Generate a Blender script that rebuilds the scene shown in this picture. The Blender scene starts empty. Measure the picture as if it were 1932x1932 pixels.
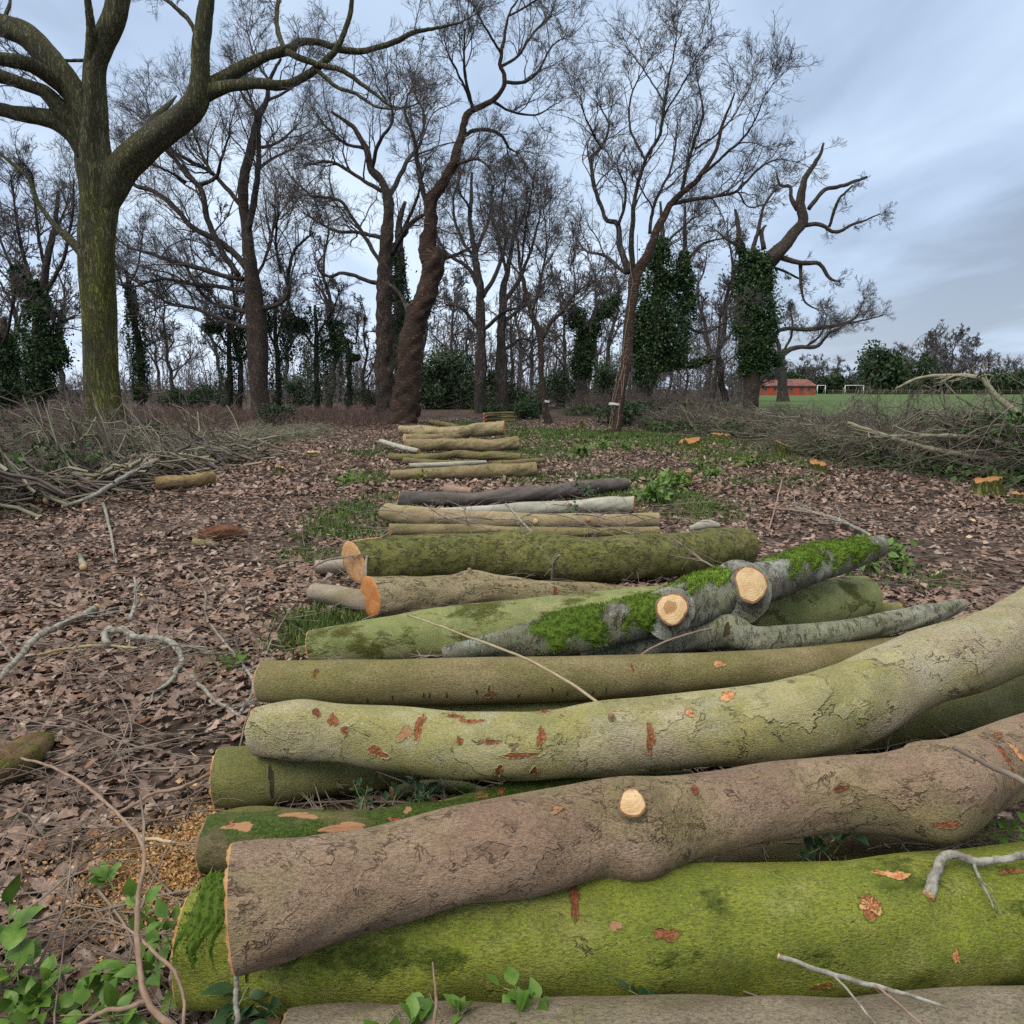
import bpy, math, random
import numpy as np
from mathutils import Vector

S = bpy.context.scene
COL = S.collection
R_ = math.radians

# ------------------------------------------------------------------ camera
H, FPX, HOR = 1.6, 1449.0, 732.0
PITCH = math.atan((966 - HOR) / FPX)
cd = bpy.data.cameras.new("camera")
cam = bpy.data.objects.new("camera", cd)
COL.objects.link(cam)
cam.location = (0, 0, H)
cam.rotation_euler = (math.pi / 2 - PITCH, 0, 0)
cd.sensor_width = 36.0
cd.sensor_fit = 'HORIZONTAL'
cd.lens = 36.0 * FPX / 1932.0
cd.clip_start, cd.clip_end = 0.05, 3000
S.camera = cam
cp, sp = math.cos(PITCH), math.sin(PITCH)

# ------------------------------------------------------------------ sky, sun, exposure
SUN_EL, SUN_AZ = 52.0, 215.0       # high, behind the camera to the left, behind cloud
w = bpy.data.worlds.new("World"); S.world = w; w.use_nodes = True
nt = w.node_tree
for n in list(nt.nodes): nt.nodes.remove(n)
def WN(t, **k):
    n = nt.nodes.new(t)
    for a, b in k.items(): setattr(n, a, b)
    return n
wo = WN('ShaderNodeOutputWorld'); bg = WN('ShaderNodeBackground')
bg.inputs['Strength'].default_value = 0.1
sky = WN('ShaderNodeTexSky'); sky.sky_type = 'NISHITA'; sky.sun_disc = False
sky.sun_elevation = R_(SUN_EL); sky.sun_rotation = R_(SUN_AZ)
tc = WN('ShaderNodeTexCoord'); sx = WN('ShaderNodeSeparateXYZ')
nt.links.new(tc.outputs['Generated'], sx.inputs[0])
def wm(op, a, b=None, c=None):
    n = WN('ShaderNodeMath', operation=op)
    for i, v in enumerate((a, b, c)):
        if v is None: continue
        if hasattr(v, 'is_linked') or hasattr(v, 'links'): nt.links.new(v, n.inputs[i])
        else: n.inputs[i].default_value = v
    return n.outputs[0]
zc = wm('MAXIMUM', sx.outputs[2], 0.0)
zd = wm('ADD', zc, 0.10)
px_ = wm('DIVIDE', sx.outputs[0], zd); py_ = wm('DIVIDE', sx.outputs[1], zd)
cv = WN('ShaderNodeCombineXYZ'); nt.links.new(px_, cv.inputs[0]); nt.links.new(py_, cv.inputs[1])
def cloud(scale, rot, loc, det, dist):
    mp = WN('ShaderNodeMapping'); mp.inputs['Rotation'].default_value = (0, 0, R_(rot))
    mp.inputs['Scale'].default_value = scale; mp.inputs['Location'].default_value = loc
    nt.links.new(cv.outputs[0], mp.inputs[0])
    n = WN('ShaderNodeTexNoise'); n.inputs['Scale'].default_value = 1.0
    n.inputs['Detail'].default_value = det; n.inputs['Roughness'].default_value = .5
    n.inputs['Distortion'].default_value = dist
    nt.links.new(mp.outputs[0], n.inputs['Vector']); return n.outputs['Fac']
c1 = cloud((0.8, 0.30, 1), 14, (3.1, 1.7, 0), 6, .35)
c2 = cloud((0.30, 0.22, 1), 5, (7.3, 0.4, 0), 2, 0)
# heavier cloud bank out to the right of the view
bank = WN('ShaderNodeMapRange'); nt.links.new(px_, bank.inputs[0])
bank.inputs[1].default_value = .2; bank.inputs[2].default_value = 1.5
bank.inputs[3].default_value = -.07; bank.inputs[4].default_value = .10
c3 = cloud((2.4, 1.0, 1), 20, (1.3, 5.2, 0), 7, .5)
mixc = wm('ADD', wm('ADD', wm('ADD', wm('MULTIPLY', c1, .62), wm('MULTIPLY', c2, .20)), wm('MULTIPLY', c3, .18)), bank.outputs[0])
rp = WN('ShaderNodeValToRGB'); nt.links.new(mixc, rp.inputs[0])
e = rp.color_ramp.elements
e[0].position = .37; e[0].color = (5.7, 6.7, 7.9, 1)
e[1].position = .62; e[1].color = (2.3, 2.8, 3.65, 1)
m_ = e.new(.49); m_.color = (3.9, 4.9, 6.4, 1); m2_ = e.new(.55); m2_.color = (3.1, 3.9, 5.15, 1)
zb_ = WN('ShaderNodeMapRange'); nt.links.new(zc, zb_.inputs[0])
zb_.inputs[1].default_value = .35; zb_.inputs[2].default_value = 1.0
zb_.inputs[3].default_value = 1.0; zb_.inputs[4].default_value = 1.0
cm = WN('ShaderNodeVectorMath', operation='SCALE')
nt.links.new(rp.outputs[0], cm.inputs[0]); nt.links.new(zb_.outputs[0], cm.inputs['Scale'])
hzn = WN('ShaderNodeMapRange'); nt.links.new(zc, hzn.inputs[0])       # paler air low down behind the wood
for q_, v_ in enumerate((.0, .22, .55, 0)): hzn.inputs[q_ + 1].default_value = v_
west = WN('ShaderNodeMapRange'); nt.links.new(sx.outputs[0], west.inputs[0])
for q_, v_ in enumerate((.05, .5, 1, .25)): west.inputs[q_ + 1].default_value = v_
hm = WN('ShaderNodeMix', data_type='RGBA'); nt.links.new(wm('MULTIPLY', hzn.outputs[0], west.outputs[0]), hm.inputs[0]); nt.links.new(cm.outputs[0], hm.inputs[6]); hm.inputs[7].default_value = (6.2, 7.1, 8.8, 1)
zw = WN('ShaderNodeMapRange'); nt.links.new(zc, zw.inputs[0])
for q_, v_ in enumerate((.42, .85, 0, .85)): zw.inputs[q_ + 1].default_value = v_
zmix = WN('ShaderNodeMix', data_type='RGBA'); nt.links.new(zw.outputs[0], zmix.inputs[0])
zmix.inputs[7].default_value = (12.5, 11.9, 10.4, 1)      # unseen cloud overhead, brightened and warmed to light the ground
mx = WN('ShaderNodeMix', data_type='RGBA'); mx.inputs[0].default_value = .88
nt.links.new(sky.outputs[0], mx.inputs[6]); nt.links.new(hm.outputs[2], zmix.inputs[6]); nt.links.new(zmix.outputs[2], mx.inputs[7])
nt.links.new(mx.outputs[2], bg.inputs['Color']); nt.links.new(bg.outputs[0], wo.inputs[0])

sl = bpy.data.lights.new("sun", 'SUN'); so = bpy.data.objects.new("sun", sl); COL.objects.link(so)
sl.energy = 1.5; sl.angle = R_(30); sl.color = (1.0, .91, .78)
_d = Vector((math.sin(R_(SUN_AZ)) * math.cos(R_(SUN_EL)), math.cos(R_(SUN_AZ)) * math.cos(R_(SUN_EL)), math.sin(R_(SUN_EL))))
so.rotation_euler = _d.to_track_quat('Z', 'Y').to_euler()
S.view_settings.view_transform = 'Standard'; S.view_settings.look = 'None'
S.view_settings.exposure = 0.56; S.view_settings.gamma = 1.0
S.cycles.max_bounces = 5; S.cycles.diffuse_bounces = 3; S.cycles.glossy_bounces = 2
S.cycles.use_denoising = False

# ------------------------------------------------------------------ pixel -> world
def ray(px, py):
    u, v = (px - 966) / FPX, (966 - py) / FPX
    return np.array([u, cp + v * sp, -sp + v * cp])
def at(px, py, Y):
    D = ray(px, py); return np.array([0, 0, H]) + D * (Y / D[1])
def gp(px, py, z=0.0):
    D = ray(px, py); t = (z - H) / D[2]; return np.array([0, 0, H]) + D * t
def depth(P): return P[1] * cp + (H - P[2]) * sp
def proj(P):
    P = np.atleast_2d(P); d = P[:, 1] * cp + (H - P[:, 2]) * sp
    v = (P[:, 1] * sp + (P[:, 2] - H) * cp) / d
    return np.stack([966 + FPX * P[:, 0] / d, 966 - FPX * v], 1)

# ------------------------------------------------------------------ mesh helpers
class Geo:
    def __init__(s): s.v = []; s.f = []; s.n = 0
    def add(s, V, *F):
        V = np.asarray(V, float).reshape(-1, 3)
        for f in F:
            f = np.asarray(f, np.int64)
            if f.size: s.f.append(f + s.n)
        s.v.append(V); s.n += len(V)
    mi = None
    def mesh(s, name, mats, smooth=True):
        me = bpy.data.meshes.new(name)
        V = np.concatenate(s.v) if s.v else np.zeros((0, 3))
        me.vertices.add(len(V)); me.vertices.foreach_set('co', V.astype(np.float32).ravel())
        if s.f:
            lv = np.concatenate([f.ravel() for f in s.f]); cnt = np.concatenate([np.full(len(f), f.shape[1]) for f in s.f])
            st = np.concatenate([[0], np.cumsum(cnt)[:-1]])
            me.loops.add(len(lv)); me.loops.foreach_set('vertex_index', lv.astype(np.int32))
            me.polygons.add(len(cnt)); me.polygons.foreach_set('loop_start', st.astype(np.int32))
            me.polygons.foreach_set('use_smooth', np.full(len(cnt), bool(smooth)))
            if s.mi is not None: me.polygons.foreach_set('material_index', np.asarray(s.mi, np.int32))
        me.update(calc_edges=True)
        for m in (mats if isinstance(mats, (list, tuple)) else [mats]): me.materials.append(m)
        return me
    def build(s, name, mat, parent=None, loc=None, smooth=True):
        if loc is not None:
            s.v = [v - np.asarray(loc) for v in s.v]
        return link(name, s.mesh(name, mat, smooth), parent, loc)
def link(name, me, parent=None, loc=None):
    o = bpy.data.objects.new(name, me); COL.objects.link(o)
    if parent is not None:
        o.parent = parent
        if loc is not None: o.location = Vector(loc) - WLOC(parent)
    elif loc is not None: o.location = Vector(loc)
    return o
def WLOC(o):
    v = Vector(o.location)
    return v + WLOC(o.parent) if o.parent else v
def tag(o, label=None, cat=None, group=None, kind=None):
    if label: o['label'] = label
    if cat: o['category'] = cat
    if group: o['group'] = group
    if kind: o['kind'] = kind
    return o
def empty(name, loc, label, cat, group=None):
    o = bpy.data.objects.new(name, None); COL.objects.link(o); o.location = Vector(loc); o.empty_display_size = .2
    return tag(o, label, cat, group)
def norm(a): return a / np.maximum(np.linalg.norm(a, axis=-1, keepdims=True), 1e-9)

def frames(P):
    T = norm(np.gradient(P, axis=0))
    N = np.zeros_like(P)
    ref = np.array([0, 0, 1.]) if abs(T[0, 2]) < .9 else np.array([0, -1., 0])
    n = ref - T[0] * ref.dot(T[0]); n /= np.linalg.norm(n)
    for i in range(len(P)):
        n = n - T[i] * n.dot(T[i]); n /= max(np.linalg.norm(n), 1e-9); N[i] = n
    return T, N, np.cross(T, N)
def tube(g, P, R, sides=8, cap=True, rough=0, rng=None):
    P = np.asarray(P, float); R = np.asarray(R, float); n = len(P)
    T, N, B = frames(P)
    th = np.linspace(0, 2 * np.pi, sides, endpoint=False)
    rr = R[:, None] * np.ones(sides)[None]
    if rough and rng is not None:
        s = np.concatenate([[0], np.cumsum(np.linalg.norm(np.diff(P, axis=0), axis=1))])[:, None]
        for k in range(4 if rough < .2 else 9):
            a, f, p1 = (rng.integers(1, 5) if rough < .2 else rng.integers(2, 7)), (rng.uniform(.6, 3) / max(R.max(), .02) * .35 if rough < .2 else rng.uniform(2.5, 11)), rng.uniform(0, 6.28)
            rr = rr * (1 + rough * (.5 if rough < .2 else .19) * np.sin(a * th[None] + p1) * np.sin(f * s + rng.uniform(0, 6.28)) * 1.4)
    V = P[:, None] + rr[..., None] * (np.cos(th)[None, :, None] * N[:, None] + np.sin(th)[None, :, None] * B[:, None])
    i = np.arange(n - 1)[:, None] * sides; j = np.arange(sides)[None]; j2 = (j + 1) % sides
    F = np.stack([i + j, i + j2, i + sides + j2, i + sides + j], -1).reshape(-1, 4)
    V = V.reshape(-1, 3)
    if cap:
        V = np.concatenate([V, P[[0, -1]]]); b = n * sides; q = np.arange(sides); q2 = (q + 1) % sides; e0 = (n - 1) * sides
        C = np.concatenate([np.stack([q2, q, np.full(sides, b)], 1), np.stack([e0 + q, e0 + q2, np.full(sides, b + 1)], 1)])
        g.add(V, F, C)
    else: g.add(V, F)
def segs(g, p0, p1, r0, r1, sides=3):
    """many separate tapered prisms at once"""
    if len(p0) == 0: return
    d = norm(p1 - p0); ref = np.where(np.abs(d[:, 2:3]) < .8, np.array([[0, 0, 1.]]), np.array([[1., 0, 0]]))
    a = norm(np.cross(d, ref)); b = np.cross(d, a)
    th = np.linspace(0, 2 * np.pi, sides, endpoint=False)
    c = np.cos(th)[None, :, None] * a[:, None] + np.sin(th)[None, :, None] * b[:, None]
    V = np.stack([p0[:, None] + c * r0[:, None, None], p1[:, None] + c * r1[:, None, None]], 1).reshape(-1, 3)
    base = (np.arange(len(p0)) * 2 * sides)[:, None]; j = np.arange(sides)[None]; j2 = (j + 1) % sides
    F = np.stack([base + j, base + j2, base + sides + j2, base + sides + j], -1).reshape(-1, 4)
    g.add(V, F)
def smooth_path(P, n):
    """Catmull-Rom through P (any number of columns), n samples"""
    P = np.asarray(P, float)
    if len(P) == 2: t = np.linspace(0, 1, n)[:, None]; return P[0] * (1 - t) + P[1] * t
    Q = np.concatenate([[2 * P[0] - P[1]], P, [2 * P[-1] - P[-2]]])
    L = np.concatenate([[0], np.cumsum(np.linalg.norm(np.diff(P[:, :3], axis=0), axis=1) + 1e-6)]); L /= L[-1]
    out = []
    for t in np.linspace(0, 1, n):
        k = min(np.searchsorted(L, t, side='right') - 1, len(P) - 2); u = (t - L[k]) / (L[k + 1] - L[k])
        a, b, c, d = Q[k:k + 4]
        out.append(.5 * (2 * b + (c - a) * u + (2 * a - 5 * b + 4 * c - d) * u * u + (3 * b - a - 3 * c + d) * u ** 3))
    return np.array(out)

def grow(rng, P, D, L, R, levels, tip=.35):
    """branching, level by level; returns list of (p0,p1,r0,r1) arrays, one tuple per level"""
    out = []
    for li, lv in enumerate(levels):
        ns = lv['nseg']; pts = [P]; dd = [D]; d = D; p = P
        for k in range(ns):
            d = norm(d + lv['wig'] * rng.normal(size=d.shape) + np.array([0, 0, lv.get('up', 0)]))
            p = p + d * (L / ns)[:, None]; pts.append(p); dd.append(d)
        f = np.linspace(1, tip, ns + 1)
        rr = [np.maximum(R * q, lv.get('rmin', .002)) for q in f]
        out.append((np.concatenate(pts[:-1]), np.concatenate(pts[1:]), np.concatenate(rr[:-1]), np.concatenate(rr[1:])))
        nc = lv.get('nchild', 0)
        if not nc: break
        cnt = rng.poisson(nc, len(P)); cnt[cnt < 1] = 1
        idx = np.repeat(np.arange(len(P)), cnt); m = len(idx)
        t = rng.uniform(lv.get('t0', .2), 1, m); k = np.minimum((t * ns).astype(int), ns - 1); fr = (t * ns - k)[:, None]
        pa = np.stack(pts); da = np.stack(dd)
        P2 = pa[k, idx] * (1 - fr) + pa[k + 1, idx] * fr; d0 = da[k + 1, idx]
        per = rng.normal(size=(m, 3)); per -= d0 * (per * d0).sum(1, keepdims=True); per = norm(per)
        ang = np.radians(rng.normal(lv['ang'], 12, m))[:, None]
        D2 = norm(d0 * np.cos(ang) + per * np.sin(ang))
        L2 = L[idx] * lv['lr'] * rng.uniform(.55, 1.25, m) * (1.15 - .5 * t)
        R2 = np.maximum(R[idx] * (1 - (1 - tip) * t) * lv.get('rr', .55), .0015)
        P, D, L, R = P2, D2, L2, R2
    return out

# ------------------------------------------------------------------ material helpers
class NT:
    def __init__(s, name):
        s.m = bpy.data.materials.new(name); s.m.use_nodes = True; s.t = s.m.node_tree
        s.b = s.t.nodes['Principled BSDF']; s.o = s.t.nodes['Material Output']
        s.b.inputs['Roughness'].default_value = .85
        s.b.inputs['Specular IOR Level'].default_value = .25
    def n(s, t, ins=None, **k):
        x = s.t.nodes.new(t)
        for a, b in k.items(): setattr(x, a, b)
        for a, b in (ins or {}).items(): s.set(x, a, b)
        return x
    def set(s, x, a, b):
        if isinstance(b, bpy.types.NodeSocket): s.t.links.new(b, x.inputs[a])
        else: x.inputs[a].default_value = b
    def obj(s): return s.n('ShaderNodeTexCoord').outputs['Object']
    def map(s, vec, scale=(1, 1, 1), loc=(0, 0, 0), rot=(0, 0, 0)):
        return s.n('ShaderNodeMapping', {0: vec, 'Scale': scale, 'Location': loc, 'Rotation': rot}).outputs[0]
    def noise(s, vec, scale, det=4, rough=.55, dist=0, col=False):
        x = s.n('ShaderNodeTexNoise', {'Vector': vec, 'Scale': scale, 'Detail': det, 'Roughness': rough, 'Distortion': dist})
        return x.outputs['Color' if col else 'Fac']
    def voro(s, vec, scale, feat='F1', out='Distance', rnd=1):
        x = s.n('ShaderNodeTexVoronoi', {'Vector': vec, 'Scale': scale, 'Randomness': rnd}, feature=feat)
        return x.outputs[out]
    def math(s, op, a, b=0.0, c=0.0, clamp=False):
        return s.n('ShaderNodeMath', {0: a, 1: b, 2: c}, operation=op, use_clamp=clamp).outputs[0]
    def rng(s, v, a, b, c=0.0, d=1.0, smooth=True):
        return s.n('ShaderNodeMapRange', {0: v, 1: a, 2: b, 3: c, 4: d}, interpolation_type='SMOOTHSTEP' if smooth else 'LINEAR').outputs[0]
    def mix(s, f, a, b, mode='MIX'):
        a = a if isinstance(a, bpy.types.NodeSocket) else (*a, 1)[:4]
        b = b if isinstance(b, bpy.types.NodeSocket) else (*b, 1)[:4]
        return s.n('ShaderNodeMix', {0: f, 6: a, 7: b}, data_type='RGBA', blend_type=mode).outputs[2]
    def ramp(s, f, stops):
        x = s.n('ShaderNodeValToRGB', {0: f}); e = x.color_ramp.elements
        while len(e) < len(stops): e.new(.5)
        for q, (p, c) in zip(e, stops): q.position = p; q.color = (*c, 1)
        return x.outputs[0]
    def warp(s, vec, scale, amt):
        c = s.noise(vec, scale, 3, col=True)
        d = s.n('ShaderNodeVectorMath', {0: c, 1: (.5, .5, .5)}, operation='SUBTRACT').outputs[0]
        d = s.n('ShaderNodeVectorMath', {0: d, 'Scale': amt}, operation='SCALE').outputs[0]
        return s.n('ShaderNodeVectorMath', {0: vec, 1: d}, operation='ADD').outputs[0]
    def bump(s, h, dist, strength=1.0, prev=None):
        x = s.n('ShaderNodeBump', {'Height': h, 'Distance': dist, 'Strength': strength})
        if prev is not None: s.t.links.new(prev, x.inputs['Normal'])
        return x.outputs[0]
    def done(s, col, nrm=None, rough=None):
        s.set(s.b, 'Base Color', col if isinstance(col, bpy.types.NodeSocket) else (*col, 1))
        if nrm is not None: s.t.links.new(nrm, s.b.inputs['Normal'])
        if rough is not None: s.set(s.b, 'Roughness', rough)
        return s.m

BRI = 1.2
def bark(name, base, alt, algae=(.17, .19, .03), alg=.5, dark=(.05, .04, .03), crack=.5, cscale=(5, 9, 9), crw=.035, spots=0.0,
         fine=.35, loc=(0, 0, 0), wrinkle=.4, rough_amt=.004, algscale=2.2, topmoss=.0, mosscol=(.06, .11, .012)):
    base, alt, algae = [tuple(min(.6, BRI * x) for x in q) for q in (base, alt, algae)]
    m = NT(name); o = m.map(m.obj(), loc=loc)
    big = m.noise(m.map(o, (1.2, 2.5, 2.5)), 2.0, 5, .6)
    col = m.mix(m.rng(big, .38, .62), base, alt)
    # smears along the stem
    sm = m.noise(m.map(o, (1.5, 10, 10)), 2.0, 5, .65)
    col = m.mix(m.rng(sm, .45, .75, 0, .45), col, tuple(.6 * x for x in base))
    # algae film, in patches
    al = m.noise(m.map(o, (1, 1.7, 1.7)), algscale, 6, .62)
    lo = .62 - .42 * alg
    am = m.rng(al, lo, lo + .2, 0, min(1, .35 + .65 * alg))
    gr = m.noise(o, 170, 3, .7)
    am = m.math('MULTIPLY', am, m.rng(gr, .25, .6, .55, 1))
    alc = m.mix(m.rng(m.noise(o, 9, 4), .35, .65), algae, tuple(x * q for x, q in zip(algae, (.66, .75, .7))))
    col = m.mix(am, col, alc)
    pn = m.noise(m.map(o, (2.2, 3.2, 3.2), (9, 2, 4)), 2.4, 7, .66)
    col = m.mix(m.rng(pn, .5, .72, 0, .42), col, tuple(min(.6, 1.35 * x + .03) for x in alt))
    col = m.mix(m.rng(pn, .46, .26, 0, .45), col, tuple(.5 * x for x in base))
    # grain of the bark, light and dark specks
    g2 = m.noise(m.map(o, (85, 210, 210)), 1.0, 5, .72)
    col = m.mix(m.rng(g2, .34, .60, min(.8, 1.5 * fine), 0), col, tuple(.36 * x for x in base))
    sv = m.voro(m.map(m.warp(o, 30, .03), (70, 90, 90)), 1.0, 'F1'); sk = m.rng(m.noise(m.map(o, (2, 3, 3), (1, 8, 3)), 1.6, 5, .65), .54, .66)
    col = m.mix(m.math('MULTIPLY', m.math('MULTIPLY', m.rng(sv, .18, .34, 1, 0), sk), .75), col, dark)        # clusters of dark specks
    col = m.mix(m.rng(m.noise(o, 240, 2, .6), .62, .74, 0, .5 * fine + .2), col, tuple(min(.7, 2.0 * x) for x in alt))
    hgt = m.math('MULTIPLY', g2, .95)
    # wrinkled cracks: broken contour lines and the lips of thin bark flakes
    if crack > 0:
        wv = m.warp(o, 7, .12); sc = [q * .55 for q in cscale]
        cov = m.noise(m.map(o, (1.6, 2, 2)), 2.6, 4, .6); lim = .68 - .40 * crack
        cm_ = m.rng(cov, lim, lim + .14)
        n1 = m.noise(m.map(wv, sc), 1.0, 5, .58, .4)
        n2 = m.noise(m.map(wv, [q * 2.3 for q in sc], (3, 1, 7)), 1.0, 4, .6, .6)
        l1 = m.rng(m.math('ABSOLUTE', m.math('SUBTRACT', n1, .52)), 0, crw * .30, 1, 0)
        l2 = m.rng(m.math('ABSOLUTE', m.math('SUBTRACT', n2, .48)), 0, crw * .36, .75, 0)
        brk = m.rng(m.noise(o, 17, 3, .6), .44, .58)
        mk = m.math('MULTIPLY', m.math('MULTIPLY', m.math('MAXIMUM', l1, l2), brk), cm_)
        col = m.mix(m.math('MULTIPLY', mk, .86), col, dark)
        pl = m.math('MULTIPLY', m.rng(n1, .51, .535), cm_)
        col = m.mix(m.math('MULTIPLY', pl, .22), col, tuple(1.25 * x for x in alt))
        hgt = m.math('SUBTRACT', hgt, m.math('MULTIPLY', mk, .9))
        hgt = m.math('ADD', hgt, m.math('MULTIPLY', pl, .7))
        hgt = m.math('ADD', hgt, m.math('MULTIPLY', n2, .5 * crack))
    # broad transverse wrinkles
    wr = m.noise(m.map(m.warp(o, 3, .3), (14, 2.5, 2.5)), 1.0, 3)
    hgt = m.math('ADD', hgt, m.math('MULTIPLY', wr, wrinkle))
    if spots > 0:
        v = m.voro(m.warp(o, 60, .02), 34, 'F1'); vs = m.noise(o, 5, 4, .65)
        sm_ = m.math('MULTIPLY', m.rng(m.math('ADD', v, m.math('MULTIPLY', m.noise(o, 30, 3, .7), .3)), .24, .40, 1, 0), m.rng(vs, .66 - .2 * spots, .74 - .2 * spots))
        col = m.mix(m.math('MULTIPLY', sm_, .8), col, (.47, .49, .44))
    if topmoss > 0:
        mm = m.noise(m.map(o, (1.2, 2, 2)), 3.2, 7, .68)
        a = .72 - .4 * topmoss
        mf = m.rng(mm, a, a + .12)
        mg = m.noise(o, 95, 4, .7)
        col = m.mix(mf, col, m.mix(m.rng(mg, .3, .7), tuple(.45 * x for x in mosscol), tuple(1.6 * x for x in mosscol)))
        hgt = m.math('ADD', hgt, m.math('MULTIPLY', mf, m.math('ADD', m.math('MULTIPLY', mg, 1.6), .4)))
    nb = m.bump(hgt, rough_amt * 3.0, .9)
    return m.done(col, nb, .82)

def wood(name, core, rim, ring=150, dirt=.3, heart=0.0, loc=(.011, .0, -.008)):
    m = NT(name); o = m.map(m.obj(), loc=loc); wv = m.warp(m.warp(o, 9, .05), 40, .006)
    d = m.n('ShaderNodeVectorMath', {0: wv}, operation='LENGTH').outputs['Value']
    rg = m.math('SINE', m.math('MULTIPLY', d, ring * 3.0)); rn = m.noise(o, 14, 4)
    col = m.mix(m.rng(rn, .35, .7), core, rim)
    fade = m.rng(m.noise(o, 20, 3), .35, .65, .04, .22)
    col = m.mix(m.math('MULTIPLY', m.rng(rg, .2, 1), fade), col, tuple(.55 * x for x in rim))
    st = m.noise(m.map(o, (25, 220, 220), rot=(.5, .35, .2)), 1, 3, .7)          # saw marks
    col = m.mix(m.rng(st, .45, .75, 0, .4), col, tuple(min(.85, 1.3 * x) for x in core))
    col = m.mix(m.rng(st, .45, .25, 0, .35), col, tuple(.6 * x for x in rim))
    if heart > 0:
        hd = m.math('ADD', d, m.math('MULTIPLY', m.noise(o, 60, 3, .7), .02))
        col = m.mix(m.rng(hd, heart, heart * 1.25, .75, 0), col, (.30, .14, .05)); col = m.mix(m.rng(m.math('ABSOLUTE', m.math('SUBTRACT', hd, heart * 1.2)), 0, .0035, .7, 0), col, (.10, .045, .02))
    di = m.noise(o, 30, 6, .72)
    col = m.mix(m.rng(di, .55, .72, 0, dirt), col, (.16, .07, .03))
    ck = m.noise(m.map(wv, (30, 30, 30)), 1.0, 2); col = m.mix(m.rng(m.math('ABSOLUTE', m.math('SUBTRACT', ck, .47)), 0, .008, .55, 0), col, (.12, .06, .03))
    return m.done(col, m.bump(m.math('ADD', st, m.math('MULTIPLY', rg, .1)), .005, .9), .75)

def flat(name, a, b, scale=30, rough=.85, island=0.0, bumpd=0):
    m = NT(name); n = m.noise(m.obj(), scale, 4, .65)
    col = m.mix(m.rng(n, .35, .65), a, b)
    if island:
        ri = m.n('ShaderNodeNewGeometry').outputs['Random Per Island']
        col = m.mix(m.rng(ri, 0, 1, 0, island, False), col, tuple(.35 * x for x in a))
    return m.done(col, m.bump(n, bumpd) if bumpd else None, rough)

def leafcards(rng, P, size, spread=None, flat_=0.0):
    """small leaf shaped faces at points P"""
    n = len(P); a = norm(rng.normal(size=(n, 3))); a[:, 2] *= (1 - flat_); a = norm(a)
    b = norm(np.cross(a, rng.normal(size=(n, 3)))); L = size * rng.uniform(.6, 1.35, n)[:, None]; c = np.cross(a, b)
    V = np.stack([P - a * L, P + b * L * .55 + c * L * .12, P + a * L, P - b * L * .55 + c * L * .12], 1).reshape(-1, 3)
    return V, np.arange(4 * n).reshape(-1, 4)


M = {}

# ================================================================== GROUND, FIELD, LITTER
def ground_h(x, y):
    return .018 * np.sin(1.3 * x + .4) * np.sin(1.1 * y) + .012 * np.sin(3.1 * x + 1.7 * y) - .03
xs = np.concatenate([-np.geomspace(700, 14, 40), np.linspace(-13, 13, 190), np.geomspace(14, 700, 40)])
ys = np.concatenate([[-60, -20, -6, -2], np.linspace(0, 26, 190), np.geomspace(27, 800, 50)])
Xg, Yg = np.meshgrid(xs, ys, indexing='ij'); Zg = ground_h(Xg, Yg) * np.clip(1.6 - np.hypot(Xg, Yg) / 40, 0, 1) - .03 * (np.hypot(Xg, Yg) > 60)
g = Geo(); nx, ny = Xg.shape; i = np.arange(nx - 1)[:, None] * ny; j = np.arange(ny - 1)[None]
g.add(np.stack([Xg, Yg, Zg], -1).reshape(-1, 3), np.stack([i + j, i + ny + j, i + ny + j + 1, i + j + 1], -1).reshape(-1, 4))
m = NT('woodland_floor'); o = m.obj()
wv = m.warp(o, 6, .12)
v = m.n('ShaderNodeTexVoronoi', {'Vector': m.map(wv, (1, 1, 1)), 'Scale': 13.0})
ri = m.n('ShaderNodeSeparateColor', {0: v.outputs['Color']}).outputs[0]
leaf = m.ramp(ri, [(0, (.05, .034, .027)), (.3, (.12, .078, .06)), (.6, (.18, .12, .095)), (.85, (.23, .165, .135)), (1, (.10, .05, .03))])
soil = m.mix(m.rng(m.noise(o, 3, 5), .35, .65), (.038, .026, .020), (.075, .052, .04))
col = m.mix(m.rng(m.noise(o, 1.1, 5, .6), .42, .62), leaf, soil)
col = m.mix(m.rng(v.outputs['Distance'], .35, .75), col, (.03, .02, .016))
gr = m.noise(m.map(o, (1, .8, 1), (4, 2, 0)), .33, 6, .62)
col = m.mix(m.math('MULTIPLY', m.rng(gr, .60, .70), m.rng(m.noise(o, 22, 4, .7), .35, .6)), col, (.055, .085, .02))
M['floor'] = m.done(col, m.bump(m.math('ADD', m.noise(o, 40, 4), v.outputs['Distance']), .03, .9), .95)
tag(g.build('ground', M['floor']), 'brown leaf strewn woodland floor', 'ground', None, 'structure')
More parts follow.
